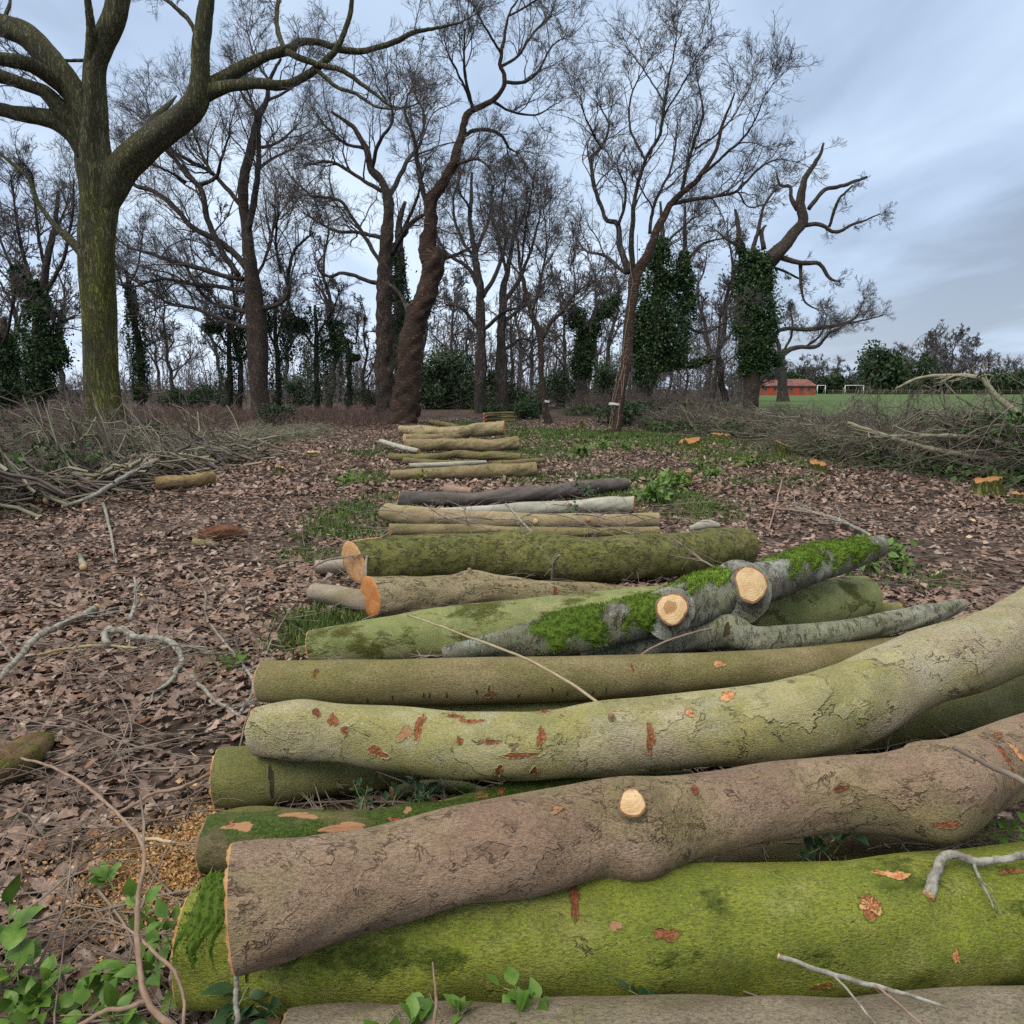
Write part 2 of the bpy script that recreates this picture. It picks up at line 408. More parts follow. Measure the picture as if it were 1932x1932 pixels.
# green playing field beyond the right hand brush
g = Geo(); K = 24
fx = np.linspace(0, 1, K); A = []
for q in fx:
    for r in np.linspace(0, 1, 30):
        Y = 40 + r ** 2 * 195; x0 = 13 + (Y - 40) * .20; x1 = 330
        A.append((x0 + (x1 - x0) * q ** 1.5, Y, .004 + .02 * np.sin(.2 * Y) * 0))
i = np.arange(K - 1)[:, None] * 30; j = np.arange(29)[None]
g.add(np.array(A), np.stack([i + j, i + 30 + j, i + 31 + j, i + 1 + j], -1).reshape(-1, 4))
m = NT('field_turf'); o = m.obj(); a = m.noise(m.map(o, (1, .3, 1)), .25, 5, .6); b = m.noise(o, 9, 4, .7)
col = m.mix(m.rng(a, .35, .65), (.058, .108, .028), (.085, .135, .04)); col = m.mix(m.rng(b, .35, .65, .4, 0), col, (.04, .075, .02))
tag(g.build('playing_field', m.done(col, m.bump(b, .05), .95)), 'green playing field beyond the right hand brush', 'field', None, 'structure')

# ---- leaves
def leaf_cols(name, stops, gloss=.75):
    m = NT(name); ri = m.n('ShaderNodeNewGeometry').outputs['Random Per Island']
    c = m.ramp(ri, stops); n = m.noise(m.obj(), 55, 3, .6); c = m.mix(m.rng(n, .35, .65, .35, 0), c, (.06, .036, .026)); wet = m.noise(m.obj(), .8, 4, .6)
    c = m.mix(m.rng(wet, .50, .66, 0, .45), c, (.055, .034, .027))          # damp, trodden patches
    return m.done(c, m.bump(n, .003), gloss)
M['litter'] = leaf_cols('dry_leaves', [(0, (.09, .058, .045)), (.2, (.19, .128, .102)), (.45, (.275, .192, .156)), (.65, (.35, .26, .218)), (.8, (.25, .13, .08)), (.92, (.48, .39, .33)), (1, (.16, .08, .05))])
def litter(rng, x, y, z, size, stations, lobes, tilt):
    n = len(x); k = len(stations)
    u = np.array(stations); wd = np.array(lobes)
    base = np.stack([np.column_stack([u, -wd, 0 * u]), np.column_stack([u, 0 * u, 0 * u]), np.column_stack([u, wd, 0 * u])], 1).reshape(-1, 3)   # (3k,3)
    B = np.repeat(base[None], n, 0)
    B[..., 1] *= rng.uniform(.75, 1.3, (n, 1)); B[..., :2] += rng.normal(0, .035, B[..., :2].shape)
    c1 = rng.normal(0, .38, (n, 1)); c2 = rng.normal(.1, .36, (n, 1)); c3 = rng.normal(0, .5, (n, 1))
    B[..., 2] = c1 * (B[..., 0] - .5) ** 2 + c2 * np.abs(B[..., 1]) + c3 * (B[..., 0] - .5) * B[..., 1] + rng.normal(0, .025, B[..., 2].shape)
    B[..., 0] -= .5; B *= size[:, None, None]
    yaw = rng.uniform(0, 2 * np.pi, n); tl = rng.normal(0, tilt, n); ro = rng.normal(0, tilt, n)
    def rot(a, A, ax):
        c, s = np.cos(a)[:, None], np.sin(a)[:, None]; i, j = [(1, 2), (2, 0), (0, 1)][ax]
        p, q = A[..., i].copy(), A[..., j].copy(); A[..., i] = c * p - s * q; A[..., j] = s * p + c * q
    rot(ro, B, 0); rot(tl, B, 1); rot(yaw, B, 2)
    lo = np.minimum(B[..., 2].min(1), 0)
    B += np.stack([x, y, z - lo * .55], 1)[:, None]
    b = (np.arange(n) * 3 * k)[:, None, None]; s = (np.arange(k - 1) * 3)[None, :, None]; q = np.arange(2)[None, None]
    f = b + s + q; F = np.stack([f, f + 3, f + 4, f + 1], -1).reshape(-1, 4)
    return B.reshape(-1, 3), F
rl = np.random.default_rng(5)
def sector(n, r0, r1, a0, a1):
    r = np.exp(rl.uniform(np.log(r0), np.log(r1), n)); a = np.radians(rl.uniform(a0, a1, n)); return r * np.sin(a), r * np.cos(a)
g = Geo()
GRASS = ((680, 975, .55, 1.6, 4200, .09), (600, 1180, .35, .45, 2400, .09), (628, 1040, .35, .35, 1200, .08), (560, 1205, .3, .3, 900, .08), (1080, 818, 3.6, 3.2, 9500, .11), (1200, 822, 2.6, 2.6, 5000, .11), (980, 850, 1.8, 3, 4500, .1),
         (1290, 836, 3.0, 2.6, 8000, .10), (1400, 862, 1.6, 1.6, 3200, .09), (1230, 930, .9, 1.0, 3200, .1), (1180, 900, .9, 1.2, 2600, .09), (880, 800, 2.5, 3, 2500, .1), (730, 850, 1.3, 2.2, 1500, .08), (1530, 870, 1.6, 1.4, 2200, .09),
         (1660, 1075, .5, .5, 700, .07), (440, 1250, .12, .12, 160, .08), (710, 900, .7, 1.2, 1900, .08), (250, 1630, .14, .12, 260, .04), (1010, 900, .7, 1.0, 1500, .08), (1300, 960, .8, .7, 1300, .07), (1420, 905, 1.0, .9, 1400, .08))
GP = [(*gp(q[0], q[1])[:2], q[2], q[3]) for q in GRASS]
SAW = [(*gp(a_, b_)[:2], r_) for a_, b_, r_ in ((325, 1640, .17), (280, 1690, .14), (270, 1615, .12), (365, 1600, .10))]
def thin(x, y, keep_all=False):
    nz = np.sin(1.1 * x + 2) * np.sin(.9 * y + .5) + .6 * np.sin(2.3 * x - 1.9 * y) + .5 * np.sin(4.1 * x + 3.3 * y)
    p = np.clip(.82 + .30 * nz, .18, 1)
    for a_, b_, c_, d_ in GP: p = p * (1 - .75 * np.exp(-((x - a_) / c_) ** 2 * 1.3 - ((y - b_) / d_) ** 2 * 1.3))
    for a_, b_, r_ in SAW: p = p * (1 - .8 * np.exp(-((x - a_) ** 2 + (y - b_) ** 2) / r_ ** 2))
    tr = -.95 - .02 * y + .25 * np.sin(.5 * y); p = p * (1 - .5 * np.exp(-((x - tr) / .38) ** 2) * (nz > -.3))      # trodden line left of the logs
    mud = ((x - 4.2) / 2.6) ** 2 + ((y - 7.2) / 1.2) ** 2 < 1; p = np.where(mud, .25, p)
    return rl.random(len(x)) < p
x, y = sector(34000, .9, 4.6, -60, 62); k = thin(x, y); x, y = x[k], y[k]
V, F = litter(rl, x, y, ground_h(x, y) + rl.uniform(.0, .022, len(x)), np.clip(rl.lognormal(-2.95, .36, len(x)), .022, .115), (0, .12, .28, .42, .56, .7, .86, 1), (.015, .14, .26, .17, .31, .19, .22, .01), .25); g.add(V, F)
x, y = sector(56000, 4.4, 13, -54, 55); k = thin(x, y); x, y = x[k], y[k]
V, F = litter(rl, x, y, ground_h(x, y) + rl.uniform(.0, .02, len(x)), np.clip(rl.lognormal(-2.72, .33, len(x)), .03, .12), (0, .25, .5, .75, 1), (.02, .24, .2, .27, .02), .26); g.add(V, F)
x, y = sector(62000, 12, 42, -46, 46); k = thin(x, y); x, y = x[k], y[k]
V, F = litter(rl, x, y, .0 * x + rl.uniform(-.02, .02, len(x)), rl.uniform(.06, .135, len(x)), (0, .5, 1), (.05, .28, .05), .35); g.add(V, F)
tag(g.build('leaf_litter', M['litter'], smooth=False), 'fallen brown leaves carpeting the clearing', 'leaves', None, 'stuff')
# ---- loose twigs
M['deadwood'] = flat('dead_twigs', (.13, .10, .08), (.24, .20, .165), 3)
M['lichen_twig'] = flat('lichened_branch', (.14, .125, .10), (.31, .31, .27), 35, bumpd=.004)
M['brown_twig'] = flat('brown_shoot', (.20, .135, .10), (.28, .20, .15), 25, bumpd=.002)
g = Geo(); x, y = sector(2100, 1.9, 28, -50, 48); n = len(x); a = rl.uniform(0, 6.28, n)
for a_, b_, c_, d_ in grow(rl, np.column_stack([x, y, rl.uniform(.0, .035, n)]), norm(np.column_stack([np.cos(a), np.sin(a), rl.normal(.02, .06, n)])), rl.uniform(.25, 1.1, n), rl.uniform(.002, .006, n),
        [dict(nseg=6, wig=.13, up=-.01, nchild=2.4, ang=38, lr=.5, rr=.7, rmin=.0015, t0=.3), dict(nseg=4, wig=.18, up=-.01, nchild=1.2, ang=38, lr=.5, rr=.7, rmin=.0013), dict(nseg=3, wig=.2, rmin=.001)]):
    a_[:, 2] = np.clip(a_[:, 2], -.01, .12); b_[:, 2] = np.clip(b_[:, 2], -.01, .12)
    segs(g, a_, b_, c_, d_, 4)
tag(g.build('twig_litter', M['deadwood']), 'thin dead twigs scattered over the leaf litter', 'twigs', None, 'stuff')
# ---- grass
M['grass'] = flat('grass_blades', (.07, .125, .025), (.125, .18, .05), 1.2, .6, island=.6)
def grass_patch(cx, cy, rx, ry, n, h):
    """blades thinning out from the middle of a patch; centre given on the ground"""
    p = rl.normal(0, .55, (n, 2)); px_, py_ = cx + p[:, 0] * rx, cy + p[:, 1] * ry
    nz = np.sin(5 * px_ + 1) + np.sin(4.3 * py_ + 2 * px_); k = nz > rl.normal(-.2, .9, n); px_, py_ = px_[k], py_[k]; m_ = len(px_)
    b = np.column_stack([px_, py_, ground_h(px_, py_)]); d = norm(np.column_stack([rl.normal(0, .5, m_), rl.normal(0, .5, m_), np.ones(m_)])); L = h * rl.uniform(.5, 1.3, m_)[:, None]
    sd = norm(np.cross(d, rl.normal(size=(m_, 3)))) * (.0045 + .0011 * cy)
    return np.stack([b - sd, b + sd, b + d * L], 1).reshape(-1, 3), np.arange(3 * m_).reshape(-1, 3)
g = Geo()
for px, py, rx, ry, n, h in GRASS:
    c = gp(px, py); V, F = grass_patch(c[0], c[1], rx, ry, n, h); g.add(V, F)
tag(g.build('grass', M['grass'], smooth=False), 'patchy fresh grass between the logs and along the green strip', 'grass', None, 'stuff')
# ---- sawdust and chips by the log ends
M['sawdust'] = flat('sawdust_chips', (.44, .25, .10), (.60, .39, .19), 30, island=.45)
g = Geo()
for px, py, rx, ry, n in ((325, 1640, .13, .12, 5200), (270, 1615, .15, .10, 1800), (392, 1560, .05, .12, 1100), (280, 1690, .12, .10, 1800), (360, 1600, .06, .1, 1200), (690, 1180, .2, .2, 150), (1190, 960, .2, .2, 200), (1290, 850, .5, .4, 250), (1350, 832, .5, .4, 250), (1545, 890, .4, .3, 200), (640, 1130, .2, .2, 200)):
    c = gp(px, py); p = rl.normal(0, 1, (n, 2)); P = np.column_stack([c[0] + p[:, 0] * rx, c[1] + p[:, 1] * ry, rl.uniform(.012, .06, n)]); P[:, 2] += ground_h(P[:, 0], P[:, 1])
    V, F = leafcards(rl, P, .0075, flat_=.5); g.add(V, F)
tag(g.build('sawdust', M['sawdust'], smooth=False), 'orange sawdust and wood chips by the cut log ends', 'sawdust', None, 'stuff')
# scattered pale chips
g = Geo(); x, y = sector(260, 1.6, 22, -50, 48); n = len(x); P = np.column_stack([x, y, .03 + 0 * x]); V, F = leafcards(rl, P, .03, flat_=.7); g.add(V, F)
M['chip'] = flat('pale_wood_chips', (.5, .33, .17), (.62, .45, .26), 30)
tag(g.build('wood_chips', M['chip'], smooth=False), 'pale chainsaw chips scattered on the clearing', 'wood chips', None, 'stuff')

# ================================================================== TREES
def tree_bark(name, base, alt, alg=(.10, .115, .02), amt=.4, scale=(7, 7, 1.2), crw=.10, loc=(0, 0, 0), low=None):
    m = NT(name); o = m.map(m.obj(), loc=loc)
    big = m.noise(o, .9, 5, .6); col = m.mix(m.rng(big, .35, .65), base, alt)
    wv = m.warp(o, 3, .18); e1 = m.math('ABSOLUTE', m.math('SUBTRACT', m.noise(m.map(wv, scale), 1.0, 5, .6, .5), .5)); mk = m.rng(e1, 0, crw, 1, 0)
    al = m.noise(m.map(o, (1, 1, .35)), 1.3, 6, .6); a = .7 - .45 * amt
    am = m.math('MULTIPLY', m.rng(al, a, a + .22), min(1, .3 + amt))
    if low: am = m.math('MULTIPLY', am, m.rng(m.n('ShaderNodeSeparateXYZ', {0: m.obj()}).outputs[2], low[0], low[1], 1, .25))     # algae film grows on the damp lower stem
    col = m.mix(am, col, alg)
    col = m.mix(m.math('MULTIPLY', mk, .75), col, tuple(.3 * x for x in base))
    g2 = m.noise(m.map(o, (1, 1, .3)), 26, 4, .7); col = m.mix(m.rng(g2, .35, .65, .4, 0), col, tuple(.4 * x for x in base))
    h = m.math('SUBTRACT', m.math('MULTIPLY', g2, .6), mk)
    return m.done(col, m.bump(h, .05, .9), .9)
M['oak_green'] = tree_bark('bark_oak_green', (.10, .095, .06), (.135, .125, .08), (.165, .18, .03), .8, (15, 15, 1.6), low=(3.5, 10))
M['oak_limb'] = tree_bark('bark_oak_limb', (.075, .068, .055), (.10, .085, .065), (.085, .09, .025), .35, (11, 11, 2.5))
M['oak_brown'] = tree_bark('bark_oak_brown', (.085, .066, .056), (.12, .09, .072), (.09, .08, .04), .2, (7, 7, 4), .12)
M['oak_red'] = tree_bark('bark_oak_red', (.105, .067, .05), (.145, .095, .07), (.09, .085, .035), .2, (4, 4, 9), .14)
M['oak_dark'] = tree_bark('bark_oak_dark', (.082, .072, .065), (.115, .10, .09), (.07, .075, .03), .3, (8, 8, 2))
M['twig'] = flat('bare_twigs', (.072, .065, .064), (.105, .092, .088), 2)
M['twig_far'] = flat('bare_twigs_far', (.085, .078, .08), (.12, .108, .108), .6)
M['ivy'] = flat('ivy_leaves', (.028, .066, .022), (.06, .105, .036), 1.5, .5, island=.7)
M['holly'] = flat('evergreen_leaves', (.03, .062, .026), (.06, .10, .042), .8, .6, island=.7)
M['vine'] = flat('bare_ivy_stems', (.19, .14, .10), (.27, .21, .16), 6)
M['white_band'] = flat('white_paint_band', (.6, .58, .55), (.7, .68, .66), 12)

CR = 1932 / 2320.0
OAK = [dict(nseg=10, wig=.19, up=.03, nchild=7, ang=40, lr=.54, rr=.55, rmin=.009),
       dict(nseg=7, wig=.19, up=.035, nchild=5, ang=38, lr=.60, rr=.6, rmin=.0062),
       dict(nseg=4, wig=.19, up=.04, nchild=3.2, ang=36, lr=.68, rr=.65, rmin=.0044),
       dict(nseg=3, wig=.18, up=.04, rmin=.0034)]
def resize_levels(lv, rmul=1.0, nmul=1.0):
    out = []
    for l in lv:
        q = dict(l); q['rmin'] = l['rmin'] * rmul
        if 'nchild' in q: q['nchild'] = q['nchild'] * nmul
        out.append(q)
    return out

def limb_world(path, Y, dy, f, dx, rng, wig=.6):
    """a limb traced as (x, y, radius) in picture units, carried to the tree's own distance"""
    p = np.array(path, float); p[:, :2] = p[:, :2] * f + np.array([dx, 0]); p[:, 2] *= f
    L = np.concatenate([[0], np.cumsum(np.linalg.norm(np.diff(p[:, :2], axis=0), axis=1))]); L /= L[-1]
    n = max(8, int(np.linalg.norm(np.diff(p[:, :2], axis=0), axis=1).sum() / 7))
    q = smooth_path(np.column_stack([p, dy * L]), n)
    nz = np.cumsum(rng.normal(0, 1, (n, 2)), 0); nz -= np.linspace(0, 1, n)[:, None] * nz[-1]
    q[:, :2] += nz * wig * np.clip(8 / np.maximum(q[:, 2:3], 1.0), .0, 1)
    W = np.array([at(a, b, Y + c) for a, b, _, c in q])
    R = np.maximum(q[:, 2], .6) * np.array([depth(v) for v in W]) / FPX
    return W, R

def ivy_sleeve(rng, W, R, n, thick, size, ragged=.8, z0=0):
    """leaves round a stem: W path, R radii"""
    t = rng.random(n) ** 1.0; t = np.where(rng.random(n) < .08, np.clip(t * 1.12, 0, 1), t); x = t * (len(W) - 1); k = np.minimum(x.astype(int), len(W) - 2); u = (x - k)[:, None]
    P = W[k] * (1 - u) + W[k + 1] * u; r = R[k] + 0
    hh = P[:, 2]; th = rng.uniform(0, 2 * np.pi, n); s0 = rng.uniform(0, 6, 4)
    lump = .5 + .22 * np.sin(1.7 * hh + 2 * th + s0[0]) + .2 * np.sin(4.1 * hh - 3 * th + s0[1]) + .16 * np.sin(7.7 * hh + 5 * th + s0[2])
    lump = np.clip(lump, .04, 1); env = np.clip(np.sin(np.pi * np.clip(t * .93 + .05, 0, 1)), 0, 1) ** .45
    rad = (r + thick * lump * rng.uniform(.35, 1.15, n) ** .5) * (.35 + .65 * env) + (rng.random(n) < .10) * rng.exponential(.3 * thick, n)
    d = np.stack([np.cos(th), np.sin(th), rng.normal(-.1, .25, n)], 1)
    out = P + d * rad[:, None]; gap = np.sin(3.1 * hh + 2 * th + s0[3]) * np.sin(2.3 * th - hh) > rng.normal(.62, .25, n)
    return out[~gap & (out[:, 2] > .02)]

def traced_tree(label, Y, trunks, limbs, f, dx, seed, trunk_mat, limb_mat=None, dens=1.0, tw=.14, group=None, ivy=None, lv=OAK, rmul=1.0, nmul=1.0, name='oak_tree', upb=.25, bare=(), maxlen=None, cat='tree', spread=4.0, lmul=.84, rough=.13):
    rng = np.random.default_rng(seed)
    W0, R0 = limb_world(trunks[0], Y, 0, f, dx, rng, .25)
    base = W0[0].copy(); base[2] = 0
    t = empty(name, base, label, cat, group)
    g = Geo(); P, D, L, R = [], [], [], []
    lg = Geo(); allW = []
    for i, tr in enumerate(trunks):
        W, Rr = limb_world(tr, Y, 0 if i == 0 else rng.uniform(-.4, .4), f, dx, rng, .7)
        if i == 0 and W[0, 2] > -.2:
            W = np.concatenate([[[W[0, 0], W[0, 1], -.3]], W]); Rr = np.concatenate([[Rr[0] * 1.18], Rr])
        tube(g, W, Rr, 24, rough=rough, rng=rng); allW.append((W, Rr))
    for i, lb in enumerate(limbs):
        dy = rng.uniform(-1, 1) * spread
        W, Rr = limb_world(lb, Y, dy, f, dx, rng); Rr = Rr * lmul
        lg = Geo(); tube(lg, W, Rr, 12 if Rr[0] > .06 else 7, rough=.09, rng=rng); allW.append((W, Rr)); lg.build('limb', limb_mat or trunk_mat, t, base)
        if i in bare: continue
        T = norm(np.gradient(W, axis=0)); ln = np.linalg.norm(np.diff(W, axis=0), axis=1).sum()
        m = max(3, int(ln * 1.9 * dens)); nt_ = 4
        u = np.concatenate([rng.uniform(.18, 1, m) ** .85, np.ones(nt_) * .999]); m += nt_; k = np.minimum((u * (len(W) - 1)).astype(int), len(W) - 2)
        per = rng.normal(size=(m, 3)); sp = np.where(u > .99, .35, .8)[:, None]; d = norm(T[k] * .8 + norm(per) * sp + np.array([0, 0, upb]))
        l = tw * Y * .62 * rng.uniform(.5, 1.5, m) * (1.15 - .45 * np.minimum(u, .9))
        if maxlen: l = np.minimum(l, maxlen)
        P.append(W[k]); D.append(d); L.append(l); R.append(np.clip(np.minimum(Rr[k] * .6, l * .014), .011, .085))
    g.build('trunk', trunk_mat, t, base)
    if P:
        cg = Geo()
        for q, (a, b, c, d) in enumerate(grow(rng, np.concatenate(P), np.concatenate(D), np.concatenate(L), np.concatenate(R), resize_levels(lv, rmul, nmul))):
            segs(cg, a, b, c, d, 4 if q == 0 else 3)
        cg.build('crown', M['twig'], t, base)
    if ivy:
        ig = Geo()
        for (path, n, thick, size) in ivy:
            W, Rr = limb_world(path, Y, 0, f, dx, rng, .5); n = int(n * 1.6); size = size * .74
            V, F = leafcards(rng, ivy_sleeve(rng, W, Rr, n, thick, size), size); ig.add(V, F)
        ig.build('ivy', M['ivy'], t, base)
    return t, rng, base

# ---- the big green oak on the left
HF = .5
t1, rg, b1 = traced_tree('massive oak with a green stained trunk and heavy forking limbs, rising behind the brush heap', 26.0,
    [[(410, 1720, 100), (404, 1640, 84), (396, 1560, 72), (385, 1450, 64), (376, 1300, 62), (370, 1100, 60), (372, 900, 61), (378, 780, 64), (372, 680, 68), (352, 600, 62), (350, 500, 50), (352, 400, 45), (352, 300, 40), (360, 230, 40), (385, 160, 42), (425, 80, 42), (445, -10, 41), (462, -120, 38), (480, -260, 32)],
     [(376, 900, 44), (386, 800, 50), (415, 715, 56), (455, 640, 54), (520, 580, 53), (600, 510, 50), (680, 440, 48), (735, 370, 45), (752, 280, 34), (757, 180, 31), (768, 80, 29), (780, -20, 27), (800, -200, 20)],
     [(348, 600, 40), (330, 500, 44), (300, 400, 45), (235, 270, 45), (140, 165, 43), (40, 112, 39), (-90, 65, 34)]],
    [[(330, 590, 40), (285, 510, 44), (225, 460, 42), (150, 440, 33), (70, 425, 29), (0, 410, 27), (-100, 395, 24)],
     [(300, 520, 34), (245, 440, 38), (180, 360, 29), (100, 320, 26), (0, 290, 25), (-90, 268, 22)],
     [(270, 370, 28), (215, 310, 30), (130, 255, 28), (40, 230, 28), (-90, 212, 25)],
     [(345, 300, 26), (343, 200, 21), (338, 100, 18), (331, 10, 15), (326, -40, 9)],
     [(540, 520, 24), (575, 460, 18), (620, 410, 11), (665, 362, 4)],
     [(740, 345, 36), (830, 300, 28), (920, 250, 25), (1000, 212, 21), (1080, 190, 20), (1130, 160, 16), (1200, 160, 14), (1290, 185, 13), (1380, 185, 12), (1480, 155, 11), (1560, 120, 9), (1640, 105, 7), (1720, 85, 4), (1800, 50, 2)],
     [(750, 360, 36), (850, 332, 25), (950, 316, 22), (1060, 320, 19), (1140, 290, 17), (1210, 240, 14), (1260, 190, 13), (1300, 110, 11), (1320, 20, 9), (1340, -60, 6)],
     [(1080, 195, 14), (1180, 238, 12), (1280, 266, 10), (1340, 302, 9), (1400, 342, 7), (1480, 402, 5), (1560, 396, 3.5), (1615, 368, 2)],
     [(1190, 255, 10), (1260, 320, 8), (1340, 352, 7), (1420, 400, 5), (1500, 415, 3)],
     [(1072, 188, 12), (1045, 120, 10), (1045, 40, 9), (1060, -60, 7)],
     [(745, 150, 10), (712, 80, 9), (662, 30, 8), (605, -15, 7)],
     [(318, 965, 20), (262, 900, 16), (200, 838, 11), (150, 760, 9), (112, 670, 8), (60, 620, 7), (0, 575, 6), (-70, 540, 5)],
     [(330, 225, 7), (230, 224, 6), (130, 236, 4), (50, 190, 3)],
     [(780, -20, 18), (840, -90, 14), (900, -170, 10)], [(445, -40, 24), (380, -150, 18), (330, -260, 12)], [(20, 60, 8), (40, 0, 6), (10, -60, 4)]],
    HF, 0, 101, M['oak_green'], M['oak_green'], dens=.75, tw=.08, bare=(3, 4), lmul=.92, upb=.05, rmul=1.0, nmul=.85, spread=3.0)

# ---- second oak, many low limbs to the left
traced_tree('tall oak with long drooping limbs reaching left, right of the massive green trunk', 46.0,
    [[(990, 1570, 42), (980, 1480, 36), (975, 1400, 34), (967, 1250, 33), (952, 1100, 32), (940, 980, 27), (926, 850, 20), (920, 740, 18), (935, 640, 16), (965, 540, 15), (990, 430, 13), (1010, 380, 10), (1020, 300, 8), (1060, 220, 5)]],
    [[(930, 910, 13), (948, 820, 15), (965, 720, 14), (970, 620, 12), (975, 520, 9), (960, 420, 6), (930, 330, 4)],
     [(930, 1010, 15), (870, 940, 14), (790, 890, 13), (720, 850, 12), (650, 770, 11), (580, 720, 10), (510, 700, 8), (450, 650, 5)],
     [(900, 1040, 14), (820, 920, 13), (780, 820, 13), (750, 710, 12), (690, 650, 10), (640, 580, 8), (600, 520, 6), (560, 420, 4)],
     [(750, 700, 10), (820, 670, 8), (840, 600, 6), (870, 500, 4)],
     [(920, 1055, 12), (820, 1035, 11), (720, 1005, 10), (640, 985, 8), (560, 960, 7), (480, 930, 5), (430, 890, 3)],
     [(930, 1095, 11), (820, 1080, 9), (700, 1060, 8), (600, 1050, 6), (500, 1080, 5), (440, 1070, 3)],
     [(950, 1240, 11), (850, 1210, 9), (740, 1160, 8), (640, 1140, 6), (560, 1090, 5), (480, 1040, 3)],
     [(960, 1190, 12), (890, 1165, 10), (800, 1150, 8), (740, 1080, 6), (700, 1000, 4)],
     [(970, 1170, 14), (1040, 1150, 11), (1090, 1100, 9), (1090, 1010, 8), (1120, 930, 6), (1180, 880, 4)],
     [(1060, 1030, 7), (1045, 930, 6), (1050, 800, 4)],
     [(960, 1050, 8), (1000, 980, 6), (1035, 860, 5), (1040, 740, 3)],
     [(930, 800, 12), (860, 720, 10), (800, 660, 9), (720, 610, 8), (650, 560, 6), (580, 480, 4)],
     [(965, 560, 8), (1050, 540, 6), (1120, 480, 4)], [(985, 440, 8), (930, 380, 6), (890, 300, 4)], [(970, 640, 8), (1030, 600, 6), (1110, 560, 3)], [(1020, 320, 7), (960, 220, 5), (930, 110, 3)], [(1010, 380, 7), (1100, 330, 5), (1160, 240, 3)], [(800, 660, 7), (740, 520, 5), (700, 380, 3)], [(700, 690, 7), (620, 640, 5), (520, 600, 3)]],
    HF, 0, 102, M['oak_brown'], M['oak_dark'], dens=1.0, tw=.105, rmul=1.35, spread=3.5, upb=.4)

# ---- twin dark trunk and the gnarled one beside it
traced_tree('straight dark oak close beside the gnarled leaning one, with a crooked low limb', 38.5,
    [[(1458, 1590, 42), (1454, 1480, 36), (1450, 1400, 34), (1450, 1250, 31), (1450, 1080, 30), (1455, 950, 25), (1460, 800, 20), (1440, 700, 15), (1400, 650, 14), (1380, 560, 11), (1330, 480, 8), (1250, 420, 5)]],
    [[(1440, 1070, 10), (1380, 1060, 9), (1300, 1030, 8), (1240, 1040, 7), (1200, 1010, 6), (1220, 960, 3)],
     [(1440, 1000, 10), (1400, 930, 9), (1340, 840, 8), (1280, 760, 7), (1180, 740, 6), (1130, 700, 4)],
     [(1450, 900, 9), (1350, 880, 8), (1250, 870, 6), (1160, 810, 4)],
     [(1480, 960, 11), (1530, 870, 11), (1580, 820, 9), (1640, 800, 5)],
     [(1455, 760, 13), (1500, 690, 11), (1550, 600, 9), (1590, 540, 7), (1600, 440, 5), (1570, 360, 3)],
     [(1400, 640, 9), (1430, 540, 8), (1480, 460, 6), (1470, 370, 4)],
     [(1440, 720, 9), (1340, 660, 8), (1240, 610, 6), (1180, 620, 4)], [(1380, 560, 8), (1300, 540, 6), (1220, 470, 4)]],
    HF, 0, 103, M['oak_brown'], M['oak_dark'], dens=1.5, tw=.105, rmul=1.2, bare=(0,), spread=3, rough=.22)
traced_tree('ivy wrapped dark stem hidden between the twin oak trunks', 43.0, [[(1512, 1560, 22), (1510, 1300, 22), (1500, 1000, 20), (1500, 850, 12), (1530, 760, 6)]], [[(1500, 900, 10), (1560, 780, 7), (1600, 640, 4)]],
    HF, 0, 1031, M['oak_dark'], dens=.6, tw=.06, rmul=1.4, ivy=[([(1512, 1560, 16), (1510, 1300, 20), (1500, 920, 10)], 5000, .5, .10)], name='ivy_clad_tree')
traced_tree('gnarled reddish oak with a swollen burr, leaning right, behind the log stacks', 35.5,
    [[(1520, 1600, 62), (1522, 1560, 56), (1530, 1500, 50), (1538, 1450, 47), (1550, 1300, 44), (1575, 1200, 39), (1610, 1100, 37), (1622, 1060, 37), (1632, 1010, 44), (1628, 975, 45), (1608, 945, 33), (1622, 850, 25), (1622, 760, 23), (1645, 735, 21), (1672, 700, 18), (1712, 622, 17), (1722, 580, 16), (1745, 515, 14), (1750, 470, 13), (1768, 425, 12), (1800, 408, 11), (1862, 380, 9), (1898, 335, 8), (1905, 290, 8), (1888, 245, 7), (1898, 150, 5.5), (1915, 60, 4), (1960, -10, 2.5)]],
    [[(1620, 800, 14), (1590, 700, 12), (1570, 600, 10), (1560, 520, 8), (1530, 430, 6), (1540, 350, 4)],
     [(1780, 410, 9), (1760, 330, 7), (1750, 220, 5), (1755, 110, 3)], [(1780, 390, 7), (1730, 280, 5), (1680, 180, 3)],
     [(1740, 520, 10), (1800, 490, 8), (1880, 500, 7), (1920, 560, 5), (1960, 580, 3)],
     [(1545, 1190, 13), (1520, 1130, 9), (1480, 1080, 7), (1450, 1065, 3)],
     [(1905, 310, 8), (1980, 310, 7), (2040, 260, 5), (2080, 180, 4), (2130, 140, 2)], [(1890, 250, 7), (1960, 200, 6), (2010, 120, 5), (2080, 60, 3)],
     [(1890, 200, 6), (1840, 120, 5), (1800, 40, 3)], [(1920, 60, 5), (2000, 20, 4), (2050, -20, 3)], [(1640, 990, 10), (1720, 960, 7), (1800, 920, 4)],
     [(1860, 382, 7), (1940, 420, 5), (2030, 430, 4), (2100, 390, 2)], [(1720, 620, 8), (1800, 600, 6), (1850, 640, 4)]],
    HF, 0, 104, M['oak_red'], M['oak_dark'], dens=1.25, tw=.09, rmul=1.1, bare=(4,), spread=3, rough=.24)
